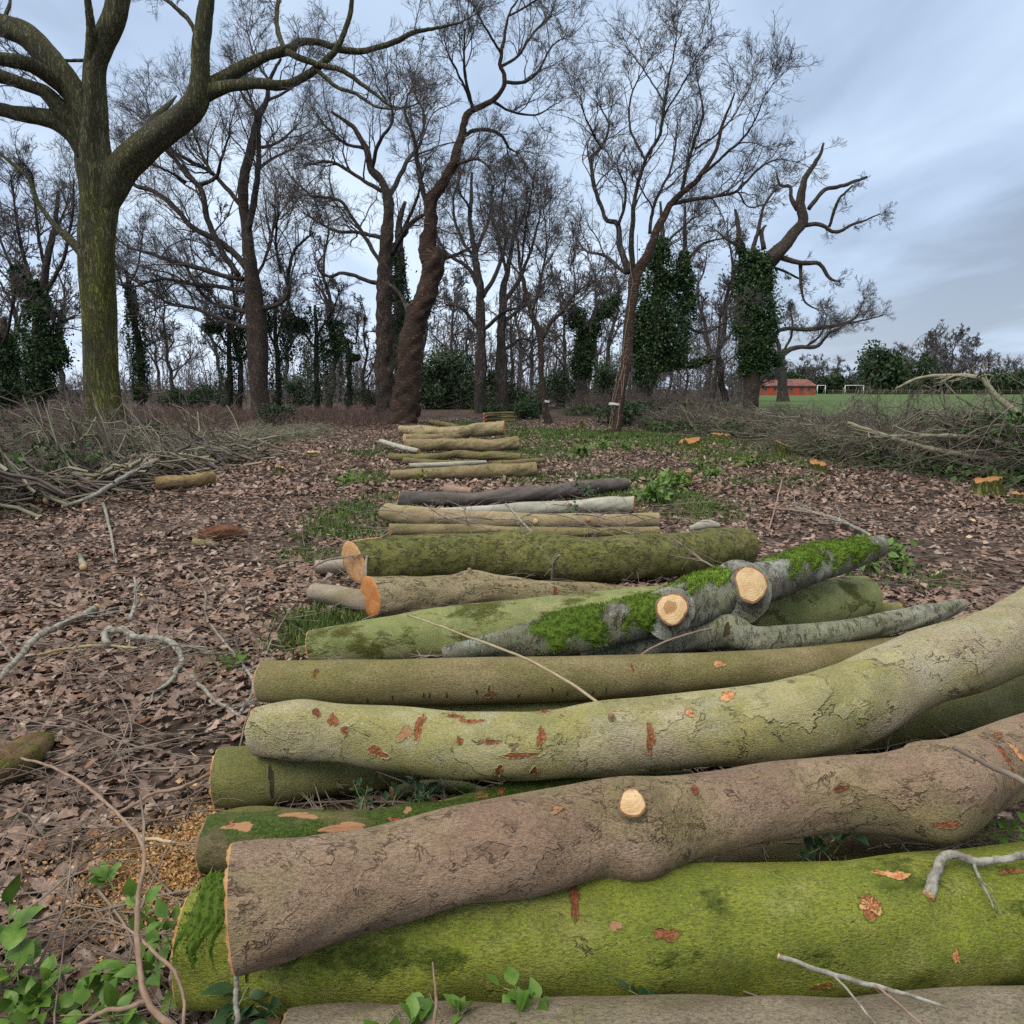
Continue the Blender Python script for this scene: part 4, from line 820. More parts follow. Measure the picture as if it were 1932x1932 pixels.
class Log:
    def __init__(s, label, pts, zb, mat, seed=0, endL=None, endR=None, sides=48, lump=.035, ds=.025, name='felled_log', group=None, cat='log', bulge=()):
        """endL / endR = (tilt towards top, tilt towards camera, wood material)"""
        rng = np.random.default_rng(seed + 11)
        zb = np.interp(np.linspace(0, 1, len(pts)), np.linspace(0, 1, np.size(zb)), np.atleast_1d(zb))
        W = np.array([rest(*p, z) for p, z in zip(pts, zb)])
        length = np.linalg.norm(np.diff(W[:, :3], axis=0), axis=1).sum()
        n = max(12, int(length / ds)); C = smooth_path(W, n); P, R = C[:, :3], C[:, 3]
        T = norm(np.gradient(P, axis=0))
        N = np.array([[0, 0, 1.]]) - T * T[:, 2:3]; N = norm(N); B = np.cross(T, N)
        th = np.linspace(0, 2 * np.pi, sides, endpoint=False) + np.pi
        sl_ = np.concatenate([[0], np.cumsum(np.linalg.norm(np.diff(P, axis=0), axis=1))])
        rr = np.ones((n, sides))
        for k in range(9):
            a = rng.integers(0, 4); f = rng.uniform(1.5, 9) * (.13 / max(R.mean(), .05)) ** .5
            rr += 1.3 * lump * rng.uniform(.3, 1) * np.sin(a * th[None] + rng.uniform(0, 6.28) + (1.57 if a == 0 else 0)) * np.sin(f * sl_[:, None] + rng.uniform(0, 6.28))
        for k in range(8):
            a = rng.integers(3, 9); f = rng.uniform(8, 26)
            rr += lump * .22 * np.sin(a * th[None] + f * sl_[:, None] + rng.uniform(0, 6.28))
        R2 = R[:, None] * rr
        V = P[:, None] + R2[..., None] * (np.cos(th)[None, :, None] * N[:, None] + np.sin(th)[None, :, None] * B[:, None])
        if bulge:
            pq = proj(V.reshape(-1, 3)).reshape(n, sides, 2); nrm_ = norm(V - P[:, None]); vis = ((nrm_ * (np.array([0, 0, H]) - V)).sum(-1) > 0)
            for bx, by, amp, sz in bulge:
                dd = (pq[..., 0] - bx) ** 2 + (pq[..., 1] - by) ** 2 + np.where(vis, 0, 1e6); bi = np.unravel_index(np.argmin(dd), dd.shape); c_ = V[bi]
                w_ = np.exp(-((V - c_) ** 2).sum(-1) / (2 * (sz * R[bi[0]]) ** 2)); V = V + nrm_ * (w_ * amp * R[bi[0]])[..., None]
        off = V - P[:, None]
        for e, sgn in ((endL, 0), (endR, 1)):
            if e:
                ref = 0 if sgn == 0 else n - 1; dist = np.abs(sl_ - sl_[ref]); fall = np.clip(1 - dist / (4 * R[ref]), 0, 1) ** 1.0
                sh = e[0] * (off @ np.array(N[ref])) + e[1] * (off @ np.array(B[ref]))
                V = V + (fall[:, None] * sh)[..., None] * T[:, None]
        s.P, s.T, s.N, s.B, s.V, s.s, s.R, s.n, s.m, s.rng = P, T, N, B, V, sl_, R, n, sides, rng
        s.mat = mat
        org = P[n // 2] - np.array([0, 0, R[n // 2]])
        s.org = org
        g = Geo(); i = np.arange(n - 1)[:, None] * sides; j = np.arange(sides)[None]; j2 = (j + 1) % sides
        g.add(V.reshape(-1, 3), np.stack([i + j, i + sides + j, i + sides + j2, i + j2], -1).reshape(-1, 4))
        s.o = g.build(name, mat, None, org); tag(s.o, label, cat, group)
        for e, ref in ((endL, 0), (endR, n - 1)):
            s.face(ref, e[2] if e else M['wood_old'], 1 if ref else -1)
    def face(s, ref, mat, sgn):
        ring = s.V[ref]; c = ring.mean(0); t = s.T[ref] * sgn
        g = Geo(); L = [ring]; rng = s.rng
        for q in (.97, .72, .45, .2):
            L.append(c + (ring - c) * q + t * (.006 + rng.normal(0, .0025, len(ring))[:, None] * q))
        L.append((c + t * .006)[None]); V = np.concatenate(L); m = s.m; F = []
        j = np.arange(m); j2 = (j + 1) % m
        for k in range(4): F.append(np.stack([k * m + j, k * m + j2, (k + 1) * m + j2, (k + 1) * m + j], 1))
        tri = np.stack([4 * m + j, 4 * m + j2, np.full(m, 5 * m)], 1)
        FF = np.concatenate(F)
        if sgn > 0: FF = FF; 
        else: FF = FF[:, ::-1]; tri = tri[:, ::-1]
        g.add(V, FF, tri)
        return g.build('cut_face', mat, s.o, c)
    def find(s, px, py):
        """ring index and angle index of the surface point seen at a pixel"""
        q = proj(s.V.reshape(-1, 3)).reshape(s.n, s.m, 2)
        nrm = norm(s.V - s.P[:, None]); view = np.array([0, 0, H]) - s.V
        d = (q[..., 0] - px) ** 2 + (q[..., 1] - py) ** 2 + np.where((nrm * view).sum(-1) > 0, 0, 1e6)
        return np.unravel_index(np.argmin(d), d.shape)
    def surf(s, si, ti):
        si = np.clip(si, 0, s.n - 1.001); i = si.astype(int); a = (si - i)[..., None]
        ti = ti % s.m; j = ti.astype(int) % s.m; b = (ti - np.floor(ti))[..., None]; j2 = (j + 1) % s.m
        return (s.V[i, j] * (1 - b) + s.V[i, j2] * b) * (1 - a) + (s.V[i + 1, j] * (1 - b) + s.V[i + 1, j2] * b) * a
    def scar(s, px, py, wpx, hpx, mat, name='bark_scar', tilt=0.0):
        """torn patch: a ragged raised bark lip round an uneven sunken wound"""
        i, j = s.find(px, py); rng = s.rng; d = depth(s.V[i, j]); step = s.s[-1] / (s.n - 1)
        hw = wpx / 2 / FPX * d / step; hh = hpx / 2 / FPX * d / (s.R[i] * 2 * np.pi / s.m)
        K = 40; ph = np.linspace(0, 2 * np.pi, K, endpoint=False)
        jag = .86 + .24 * np.sin(2 * ph + rng.uniform(0, 6)) + .16 * np.sin(3 * ph + rng.uniform(0, 6)) + .05 * np.sin(6 * ph + rng.uniform(0, 6)) + rng.normal(0, .06, K)
        V = []; c0 = np.cos(tilt); s0 = np.sin(tilt); lip = name == 'bark_scar' and wpx > 9
        rings = ((1.12, -.003, 0), (1.0, .0035, .0015), (.88, .0008, .0006), (.6, .0014, .0007), (.28, .0012, .0006), (0, .001, 0)) if lip else ((1.0, -.002, 0), (.8, .0018, .0005), (.45, .0014, .0005), (0, .001, 0))
        for q, h, r_ in rings:
            u, v = np.cos(ph) * jag * q, np.sin(ph) * jag * q
            a = (u * c0 * hw - v * s0 * hw); b = (u * s0 * hh + v * c0 * hh)
            P = s.surf(i + a, j + b); V.append(P + norm(P - s.P[np.clip((i + a).astype(int), 0, s.n - 1)]) * (h + rng.normal(0, 1, K)[:, None] * r_))
        F = []; k = np.arange(K); k2 = (k + 1) % K
        for r in range(len(V) - 1): F.append(np.stack([r * K + k, r * K + k2, (r + 1) * K + k2, (r + 1) * K + k], 1))
        g = Geo(); g.add(np.concatenate(V), np.concatenate(F)); c = V[0].mean(0)
        if lip: g.mi = np.repeat([0, 0] + [1] * (len(V) - 3), K); g.mi[K:2 * K][rng.random(K) < .45] = 1
        return g.build(name, [s.mat, mat] if lip else mat, s.o, c, smooth=False)
    def stub(s, px, py, d, length, r0, r1, wmat, label=None):
        i, j = s.find(px, py); d = norm(np.array(d, float)); base = s.V[i, j]
        rng = s.rng; K = 26; n = 8
        a = norm(np.cross(d, [0, 0, 1.0])); b = np.cross(a, d)
        ph = np.linspace(0, 2 * np.pi, K, endpoint=False); jag = 1 + .07 * np.sin(2 * ph + rng.uniform(0, 6)) + .06 * np.sin(3 * ph + rng.uniform(0, 6)) + rng.normal(0, .018, K)
        V = []
        for q in np.linspace(0, 1, n):
            r = r0 * (1.5 - .5 * min(1, q * 2.0)) * (1 - q) + r1 * q
            V.append(base + d * (-.03 + (length + .03) * q) + (r * jag)[:, None] * (np.cos(ph)[:, None] * a + np.sin(ph)[:, None] * b))
        F = []; k = np.arange(K); k2 = (k + 1) % K
        for r in range(n - 1): F.append(np.stack([r * K + k, r * K + k2, (r + 1) * K + k2, (r + 1) * K + k], 1))
        g = Geo(); g.add(np.concatenate(V), np.concatenate(F)); o = g.build('branch_stub', s.mat, s.o, base)
        if label: o['label'] = label
        ring = V[-1]; c = ring.mean(0); g = Geo()
        VV = np.concatenate([ring, c + (ring - c) * (.89 + rng.normal(0, .022, K))[:, None] + d * .003, c + (ring - c) * .4 + d * .005, (c + d * .007)[None]])
        g.add(VV, np.concatenate([np.stack([q * K + k, q * K + k2, (q + 1) * K + k2, (q + 1) * K + k], 1) for q in (0, 1)]), np.stack([2 * K + k, 2 * K + k2, np.full(K, 3 * K)], 1))
        g.mi = np.repeat([0, 1, 1], K); g.build('cut_face', [M['wood_rim'], wmat], o, c)
        return o
    def moss(s, px0, px1, a0, a1, dens, L, mat, name='moss_pad'):
        """cushion of short blades; a0..a1 = angles from the top towards the camera, px0..px1 along the log"""
        q = proj(s.P); i0, i1 = np.argmin(abs(q[:, 0] - px0)), np.argmin(abs(q[:, 0] - px1))
        rng = s.rng; area = abs(s.s[i1] - s.s[i0]) * s.R[(i0 + i1) // 2] * R_(abs(a1 - a0)); n = int(area * dens)
        u = rng.uniform(0, 1, n); v = rng.uniform(0, 1, n)
        edge = .06 * np.sin(v * 9 + px0) + .05 * np.sin(v * 23 + 2 * px0)
        ef = .09 * np.sin(v * 11 + px0) + .07 * np.sin(v * 27 + 2 * px0); ev = .10 * np.sin(u * 13 + px0) + .07 * np.sin(u * 31)
        keep = (u > .10 + ef + rng.normal(0, .05, n)) & (u < .90 + edge + rng.normal(0, .05, n)) & (v > .06 + ev + rng.normal(0, .05, n)) & (v < .92 + ev + rng.normal(0, .07, n)); u, v = u[keep], v[keep]; n = len(u)
        si = i0 + (i1 - i0) * u; ang = np.radians(a0 + (a1 - a0) * v)          # 0 = top, + = camera side (B)
        ti = ((ang - np.pi) % (2 * np.pi)) / (2 * np.pi) * s.m
        Pq = s.surf(si, ti); ax = s.P[np.clip(si.astype(int), 0, s.n - 1)]; nr = norm(Pq - ax)
        lump = .5 + .5 * np.sin(u * 31 + 3 * np.sin(v * 17)) * np.sin(v * 21 + px0)
        hgt = .006 + .014 * lump
        Ls = L * rng.uniform(.5, 1.3, n)
        d = norm(nr + rng.normal(0, .55, (n, 3)) + np.array([0, 0, .15])); sd = norm(np.cross(d, rng.normal(size=(n, 3))))
        b = Pq + nr * (hgt * rng.uniform(-.3, 1, n))[:, None]
        wv = (.0016 + .0016 * rng.random(n))[:, None]
        V = np.stack([b - sd * wv, b + sd * wv, b + d * Ls[:, None]], 1).reshape(-1, 3)
        g = Geo(); g.add(V, np.arange(3 * n).reshape(-1, 3))
        # the felt the blades stand in
        gu, gv = np.meshgrid(np.linspace(.02, .98, 40), np.linspace(0, 1, 18), indexing='ij')
        e2 = .06 * np.sin(gv * 9 + px0) + .05 * np.sin(gv * 23 + 2 * px0)
        uu = np.clip(gu + e2, 0, 1.1); ti = ((np.radians(a0 + (a1 - a0) * gv) - np.pi) % (2 * np.pi)) / (2 * np.pi) * s.m
        Q = s.surf(i0 + (i1 - i0) * uu, ti); nr = norm(Q - s.P[np.clip((i0 + (i1 - i0) * uu).astype(int), 0, s.n - 1)])
        lump = .5 + .5 * np.sin(uu * 31 + 3 * np.sin(gv * 17)) * np.sin(gv * 21 + px0)
        edge = np.minimum.reduce([gu - .08 - .09 * np.sin(gv * 11 + px0), .93 - gu, gv - .06 - .1 * np.sin(gu * 13 + px0), .93 - gv + .1 * np.sin(gu * 13 + px0)]); fall = np.clip(edge / .12, 0, 1)
        Q = Q + nr * (fall * (.004 + .012 * lump) - .003 * (1 - fall))[..., None]
        i = np.arange(39)[:, None] * 18; j = np.arange(17)[None]
        g.add(Q.reshape(-1, 3), np.stack([i + j, i + 18 + j, i + 19 + j, i + 1 + j], -1).reshape(-1, 4))
        return g.build(name, mat, s.o, s.P[(i0 + i1) // 2], smooth=False)

M['wood_old'] = wood('old_cut_wood', (.30, .19, .10), (.22, .12, .06), dirt=.7)
M['wood_pale'] = wood('fresh_pale_wood', (.62, .43, .24), (.52, .31, .14), dirt=.3)
M['wood_rim'] = flat('cut_bark_rim', (.16, .075, .035), (.26, .14, .07), 60)
M['wood_cream'] = wood('fresh_cream_wood', (.60, .44, .25), (.50, .32, .16), dirt=.4)
M['wood_heart'] = wood('pale_wood_dark_heart', (.64, .46, .26), (.55, .34, .16), dirt=.25, heart=.034)
M['wood_orange'] = wood('orange_cut_wood', (.55, .24, .08), (.45, .15, .045), dirt=.35)
M['wood_notch'] = wood('notch_wood', (.64, .40, .20), (.52, .27, .11), dirt=.35)
M['wood_stump'] = wood('stump_wood', (.40, .20, .08), (.30, .13, .045), dirt=.7)
M['wood_tan'] = wood('tan_cut_wood', (.52, .30, .14), (.40, .19, .08), dirt=.3)
M['scar'] = flat('torn_bark_red', (.14, .042, .02), (.33, .14, .06), 130, bumpd=.006)
M['scar_brown'] = flat('torn_bark_brown', (.10, .035, .018), (.24, .08, .035), 90, bumpd=.004)
M['scar_pale'] = flat('torn_wood_pale', (.55, .32, .16), (.36, .13, .05), 70, bumpd=.004)
M['scar_pink'] = flat('rubbed_bark_pink', (.34, .15, .09), (.26, .18, .09), 120, bumpd=.002)
M['stain'] = flat('dark_sap_stain', (.035, .028, .016), (.06, .05, .028), 40)
M['moss'] = flat('bright_moss', (.075, .15, .012), (.16, .235, .028), 60, island=.75)
M['moss_dark'] = flat('dark_moss', (.035, .075, .012), (.08, .13, .022), 60, island=.75)

# ---- front log, bottom edge of the heap
Log('grey brown log nearest the viewer, in front of the big bright green log',
    [(540, 2010, 92), (800, 2012, 100), (1100, 2010, 98), (1400, 2000, 104), (1700, 1990, 100), (1932, 1980, 104), (2200, 1975, 100)], 0,
    bark('bark_grey_brown', (.20, .165, .115), (.27, .23, .17), alg=.35, crack=.25, cscale=(8, 12, 12), fine=.5, loc=(3, 1, 0)), 1, sides=64, lump=.05)
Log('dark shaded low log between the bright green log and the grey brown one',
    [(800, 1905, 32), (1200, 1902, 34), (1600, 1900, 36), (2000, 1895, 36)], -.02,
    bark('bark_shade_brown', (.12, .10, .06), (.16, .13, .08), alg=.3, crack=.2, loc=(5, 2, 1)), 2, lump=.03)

# ---- the big green one
L1 = Log('thick bright green algae covered log across the front of the heap',
    [(374, 1772, 112), (560, 1778, 114), (800, 1776, 114), (1050, 1768, 118), (1250, 1762, 118), (1546, 1750, 120), (1750, 1738, 117), (1932, 1722, 117), (2250, 1700, 115)], 0,
    bark('bark_bright_green', (.20, .20, .055), (.29, .27, .09), algae=(.215, .262, .024), alg=.9, crack=.35, cscale=(6, 9, 9), fine=.62, topmoss=.40,
         mosscol=(.07, .10, .012), loc=(1, 4, 2), algscale=1.1, wrinkle=.5), 3, (0, .05, M['wood_tan']), sides=96, lump=.028, bulge=((1240, 1650, .06, .6), (1700, 1720, .05, .4), (900, 1800, .05, .6), (430, 1720, .10, .4)))
for a in ((1080, 1700, 26, 66, 'scar_brown'), (1640, 1706, 36, 34, 'scar_pale'), (1640, 1706, 44, 42, 'scar'), (1268, 1762, 42, 28, 'scar'), (1165, 1745, 26, 26, 'scar_pink'),
          (1690, 1652, 74, 24, 'scar_pale'), (1905, 1645, 50, 18, 'scar'), (1770, 1642, 40, 14, 'scar_brown'), (1805, 1800, 14, 36, 'scar_pale'), (1560, 1860, 40, 14, 'scar_brown')):
    o = L1.scar(*a[:4], M[a[4]], 'bark_patch' if a[4] == 'scar_pink' else 'bark_scar')
L1.moss(360, 452, -60, 75, 26000, .012, M['moss'])

# ---- brown log lying on it
L2 = Log('long reddish brown log with wrinkled bark resting on top of the bright green log',
    [(447, 1716, 114), (520, 1703, 107), (600, 1685, 96), (700, 1660, 86), (850, 1615, 86), (1000, 1590, 90), (1120, 1566, 87), (1200, 1562, 89), (1300, 1538, 75), (1450, 1510, 70),
     (1600, 1497, 68), (1700, 1496, 76), (1775, 1486, 88), (1830, 1462, 74), (1932, 1422, 67), (2080, 1375, 66), (2250, 1340, 62)], [.25, .30, .30, .30, .30],
    bark('bark_brown', (.305, .202, .142), (.385, .275, .19), algae=(.32, .285, .11), alg=.45, crack=.8, cscale=(8, 14, 14), crw=.045, fine=.48, rough_amt=.0065, dark=(.055, .03, .018), loc=(2, 7, 1), wrinkle=.7),
    4, (0, .06, M['wood_tan']), sides=96, lump=.03, ds=.014, bulge=((1212, 1635, .12, .35), (1780, 1560, .22, .4), (1187, 1510, .10, .5), (960, 1545, .07, .5), (780, 1700, .06, .5), (1560, 1450, .06, .6), (620, 1600, .08, .4), (1700, 1440, -.08, .6)))
L2.stub(1187, 1522, (-.05, -.55, .8), .015, .043, .037, M['wood_cream'], 'small sawn branch stub with pale cut face')
for a in ((905, 1545, 0, 0, None),)[:0]: pass
for a in ((1052, 1530, 26, 18, 'scar_pink'), (1880, 1388, 44, 12, 'scar'), (1905, 1440, 26, 90, 'scar_brown'), (1918, 1420, 14, 60, 'scar_pale'), (1455, 1590, 30, 14, 'scar_brown'), (1455, 1795, 1, 1, None))[:5]:
    L2.scar(*a[:4], M[a[4]])
L2.scar(1782, 1555, 30, 18, M['scar'])
L2.scar(1590, 1490, 40, 12, M['scar_brown'])
L2.scar(1310, 1492, 22, 26, M['scar_brown'])

# ---- mossy one behind it
L3 = Log('dark moss covered log with pinkish patches behind the left end of the brown log',
    [(393, 1598, 60), (470, 1592, 66), (600, 1588, 62), (720, 1582, 58), (850, 1568, 52), (1000, 1540, 46), (1200, 1520, 44), (1500, 1490, 44), (1700, 1470, 40)], 0,
    bark('bark_dark_moss', (.19, .125, .09), (.15, .14, .05), algae=(.12, .15, .025), alg=.75, crack=.15, fine=.45, topmoss=.75, mosscol=(.06, .10, .015), loc=(8, 1, 2)),
    5, (0, .1, M['wood_old']), lump=.05)
L3.scar(450, 1556, 60, 30, M['scar_pink'], 'bark_patch'); L3.scar(442, 1557, 18, 18, M['scar'])
L3.scar(560, 1540, 80, 22, M['scar_pink'], 'bark_patch'); L3.scar(660, 1560, 90, 26, M['scar_pink'], 'bark_patch'); L3.scar(745, 1545, 26, 22, M['scar']); L3.scar(770, 1530, 20, 26, M['scar_pink'], 'bark_patch')
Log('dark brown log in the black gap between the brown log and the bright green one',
    [(1000, 1640, 40), (1300, 1622, 42), (1600, 1600, 42), (1800, 1600, 42), (2000, 1590, 42)], -.02, bark('bark_gap', (.09, .07, .045), (.13, .10, .06), alg=.25, crack=.3, loc=(2, 9, 9)), 61, lump=.04)  # filler log; its dark bark also stands in for the gap's shadow
L3b = Log('thin mossy limb lying above the dark mossy log under the pale scarred log',
    [(835, 1526, 15), (900, 1516, 19), (960, 1502, 21), (1030, 1486, 22), (1100, 1477, 20), (1200, 1472, 18), (1300, 1468, 16)], [.12, .14, .16],
    bark('bark_thin_moss', (.13, .11, .05), (.17, .15, .06), algae=(.14, .18, .03), alg=.8, topmoss=.6, crack=.2, loc=(4, 4, 4)), 6, lump=.05, sides=28)
L3b.scar(905, 1505, 36, 16, M['scar']); L3b.scar(950, 1492, 20, 12, M['scar'])
Log('low twisted mossy branch in the dark gap under the pale scarred log',
    [(740, 1495, 12), (800, 1484, 13), (870, 1488, 12), (930, 1500, 11), (1010, 1480, 9), (1100, 1478, 9)], .05,
    bark('bark_gap_branch', (.12, .11, .07), (.16, .15, .08), alg=.6, topmoss=.5, crack=.2, loc=(4, 9, 4)), 66, lump=.08, sides=20, name='fallen_branch', cat='branch')

# ---- olive log and the pale scarred one on it
L4 = Log('plain olive log with a dark sap stain under the pale scarred log',
    [(416, 1466, 56), (480, 1464, 57), (560, 1456, 54), (700, 1436, 52), (900, 1420, 50), (1200, 1402, 50), (1500, 1380, 50), (1700, 1356, 47), (1932, 1308, 44), (2100, 1275, 42)], 0,
    bark('bark_olive', (.20, .19, .08), (.25, .235, .12), algae=(.17, .18, .045), alg=.7, crack=.0, fine=.5, loc=(1, 1, 8), wrinkle=.2), 7, (0, .05, M['wood_tan']), lump=.02)
L4.scar(516, 1478, 16, 64, M['stain'], 'sap_stain')
L5 = Log('large pale smooth log with many red bark scars and a rising right end',
    [(490, 1378, 47), (525, 1376, 54), (565, 1376, 57), (640, 1380, 55), (730, 1392, 58), (850, 1405, 61), (950, 1408, 61), (1040, 1405, 60), (1150, 1393, 67), (1300, 1379, 73), (1430, 1366, 74), (1520, 1354, 73),
     (1610, 1320, 73), (1720, 1270, 69), (1820, 1236, 70), (1932, 1190, 68), (2080, 1120, 64)], [.22, .22, .24, .30, .46],
    bark('bark_pale', (.42, .36, .235), (.50, .44, .30), algae=(.345, .33, .06), alg=.6, crack=.75, cscale=(4, 6, 6), crw=.035, fine=.42, rough_amt=.0055, spots=.75, dark=(.07, .05, .03), loc=(6, 3, 3), wrinkle=.35, algscale=1.3),
    8, (.05, .0, M['wood_tan']), sides=96, lump=.026, ds=.014, bulge=((1150, 1350, .10, .35), (1530, 1300, .14, .5), (1700, 1240, .08, .3), (1640, 1330, .08, .25), (1800, 1200, .07, .3), (570, 1330, .10, .5), (700, 1400, -.05, .5), (1420, 1440, .08, .5), (1860, 1220, .07, .25)))
for a in ((628, 1358, 30, 28, 'scar', .5), (650, 1380, 16, 20, 'scar', .3), (600, 1345, 18, 20, 'scar_brown', .4), (710, 1418, 46, 28, 'scar', -.6), (788, 1370, 22, 52, 'scar', .4), (760, 1385, 30, 30, 'scar_pink', .5),
          (890, 1363, 50, 12, 'scar', -.1), (860, 1352, 30, 16, 'scar_brown', 0), (928, 1398, 34, 12, 'scar', -.4), (1022, 1388, 20, 44, 'scar', .2), (985, 1424, 66, 14, 'scar', -.06), (937, 1455, 16, 26, 'scar_brown', 0),
          (1030, 1342, 36, 22, 'scar_brown', 0), (870, 1398, 10, 18, 'scar', 0), (1228, 1392, 18, 62, 'scar', 0), (1298, 1346, 22, 18, 'scar_pale', .3), (1372, 1312, 36, 34, 'scar_pale', .3), (1010, 1455, 14, 26, 'scar_brown', 0)):
    L5.scar(*a[:4], M[a[4]], tilt=a[5])
L5.stub(1150, 1355, (-.2, -.5, .85), .02, .018, .010, M['wood_old'])

# ---- straight one behind, with a hidden bearer
Log('shaded bearer log on the ground under the straight olive brown log',
    [(560, 1345, 34), (900, 1342, 34), (1300, 1330, 34), (1700, 1300, 34)], 0, L4.mat, 71, lump=.03)
L6 = Log('straight olive brown log with small black ticks along its lower side',
    [(498, 1286, 38), (560, 1287, 41), (850, 1284, 43), (1100, 1279, 41), (1250, 1273, 38), (1400, 1264, 36), (1550, 1252, 34), (1700, 1228, 31), (1800, 1210, 28)], [.16, .16, .14, .1],
    bark('bark_olive_brown', (.21, .175, .08), (.27, .225, .12), algae=(.20, .19, .055), alg=.5, crack=.0, fine=.55, loc=(9, 9, 1), wrinkle=.25), 9, (0, .05, M['wood_tan']), lump=.016)
for x, y in ((740, 1318), (800, 1312), (812, 1310), (840, 1314), (905, 1308), (980, 1312), (1046, 1304), (1066, 1310), (1118, 1306), (1145, 1303), (690, 1322), (925, 1300)):
    L6.scar(x, y, 4, 16, M['stain'], 'bark_mark')
L6.scar(925, 1308, 22, 14, M['scar_brown']); L6.scar(592, 1268, 10, 20, M['scar']); L6.scar(1357, 1252, 22, 20, M['scar_pale']); L6.scar(1190, 1262, 8, 18, M['scar_brown'])

# ---- pale green trunk with the mossy limb on it
L7 = Log('broad pale green trunk under the mossy lichen limb',
    [(587, 1220, 31), (640, 1216, 37), (760, 1204, 46), (900, 1192, 52), (1100, 1176, 58), (1300, 1162, 60), (1500, 1145, 54), (1636, 1128, 40)], 0,
    bark('bark_pale_green', (.26, .255, .12), (.31, .30, .16), algae=(.21, .25, .075), alg=.75, crack=.08, fine=.35, topmoss=.56, mosscol=(.095, .10, .02), loc=(2, 2, 5), wrinkle=.25), 10,
    (.0, .1, M['wood_tan']), (0, -.25, M['wood_orange']), lump=.02)
L8 = Log('mossy lichen crusted limb with two pale sawn branch stubs on top of the heap',
    [(842, 1232, 14), (900, 1224, 22), (960, 1214, 29), (1050, 1200, 37), (1150, 1180, 40), (1250, 1155, 42), (1350, 1124, 44), (1450, 1094, 39), (1550, 1062, 33), (1610, 1045, 27), (1658, 1030, 21)],
    [.20, .24, .30, .34, .36, .40, .48],
    bark('bark_lichen', (.44, .47, .42), (.13, .105, .075), algae=(.15, .17, .05), alg=.5, crack=.9, cscale=(30, 9, 9), crw=.10, spots=.9, fine=.7, rough_amt=.007, loc=(7, 7, 2), topmoss=.25), 12, (0, 0, M['wood_old']), (0, -.1, M['wood_old']), lump=.04)
for a in ((1010, 1146, -85, 118), (1158, 1262, -90, 112), (1270, 1396, -90, 45), (1452, 1542, -85, 80), (1540, 1638, -90, 105)):
    L8.moss(*a, 42000, .017, M['moss'])
L8.stub(1405, 1108, (.12, -.82, .55), .07, .115, .098, M['wood_cream'], 'larger sawn stub with pale round cut face')
L8.stub(1262, 1150, (.06, -.85, .5), .05, .092, .082, M['wood_heart'], 'smaller sawn stub with darker heart in its cut face')
L7.stub(1300, 1108, (0, -.3, 1), .03, .04, .036, M['wood_pale'])
L9 = Log('silver grey birch limb with a dark knot, rising to the right',
    [(1102, 1240, 14), (1150, 1231, 20), (1200, 1222, 25), (1270, 1207, 28), (1330, 1195, 32), (1375, 1192, 34), (1420, 1208, 26), (1480, 1204, 23), (1560, 1196, 23), (1650, 1181, 22), (1750, 1160, 19), (1814, 1141, 12)], [.18, .22, .26, .34],
    bark('bark_birch', (.32, .33, .26), (.15, .15, .11), algae=(.18, .20, .09), alg=.5, crack=.9, cscale=(30, 6, 6), crw=.09, spots=.5, fine=.7, loc=(3, 8, 8)), 13, (0, 0, M['wood_old']), (0, -.2, M['wood_pale']), sides=48, lump=.05, bulge=((1375, 1180, .35, .5), (1290, 1190, .15, .4), (1560, 1190, .10, .5)))
L9.scar(1372, 1188, 26, 26, M['stain'], 'knot'); L9.scar(1180, 1240, 10, 14, M['scar'])
Log('short log with a reddish cut end behind the silver birch limb',
    [(1640, 1152, 14), (1697, 1150, 13)], 0, L4.mat, 14, (0, .5, M['scar']), (0, -.2, M['wood_tan']), sides=28, name='log_piece')

# ---- second row
L10 = Log('short tapering tan log with an orange cut face and stripped bark',
    [(700, 1127, 39), (740, 1124, 38), (850, 1118, 34), (890, 1112, 37), (940, 1115, 31), (1040, 1120, 26), (1130, 1119, 17), (1190, 1117, 9)], 0,
    bark('bark_tan', (.30, .235, .13), (.37, .31, .19), algae=(.24, .22, .08), alg=.4, crack=.95, cscale=(2.5, 14, 14), crw=.08, loc=(1, 6, 6), fine=.45, rough_amt=.007), 15, (0, .30, M['wood_orange']), lump=.045)
L10.stub(890, 1080, (-.1, -.2, 1), .03, .04, .015, M['wood_old']); L10.scar(1048, 1118, 10, 28, M['scar_brown'])
Log('weathered grey log poking out under the orange faced logs',
    [(592, 1118, 18), (640, 1125, 20), (720, 1138, 20), (800, 1135, 16)], 0,
    bark('bark_weathered', (.25, .20, .14), (.30, .26, .2), alg=.3, crack=.4, loc=(2, 5, 6)), 16, sides=32)
Log('small pale log end beside the orange notch of the ridged mossy trunk',
    [(596, 1070, 13), (650, 1068, 13), (760, 1066, 12)], 0, bark('bark_small_pale', (.30, .26, .22), (.36, .31, .26), alg=.15, crack=.3, loc=(2, 9, 6)), 17, sides=28)
L11 = Log('thick ridged mossy trunk with a felling notch at its orange left end',
    [(668, 1062, 43), (720, 1056, 45), (800, 1052, 44), (950, 1046, 43), (1100, 1055, 45), (1250, 1048, 42), (1340, 1038, 38), (1404, 1030, 34)], 0,
    bark('bark_ridged', (.16, .15, .055), (.21, .195, .08), algae=(.15, .165, .03), alg=.7, crack=1.0, cscale=(10, 30, 30), crw=.13, fine=.6, topmoss=.3, mosscol=(.085, .115, .012), loc=(4, 4, 1), rough_amt=.006),
    18, (-.1, .40, M['wood_notch']), (0, -.05, M['wood_old']), sides=72, lump=.028, bulge=((850, 1070, .08, .6), (1290, 1050, .10, .5), (720, 1040, .08, .4)))
L11.scar(682, 1017, 56, 9, M['scar_pale'], 'sawn_slice')
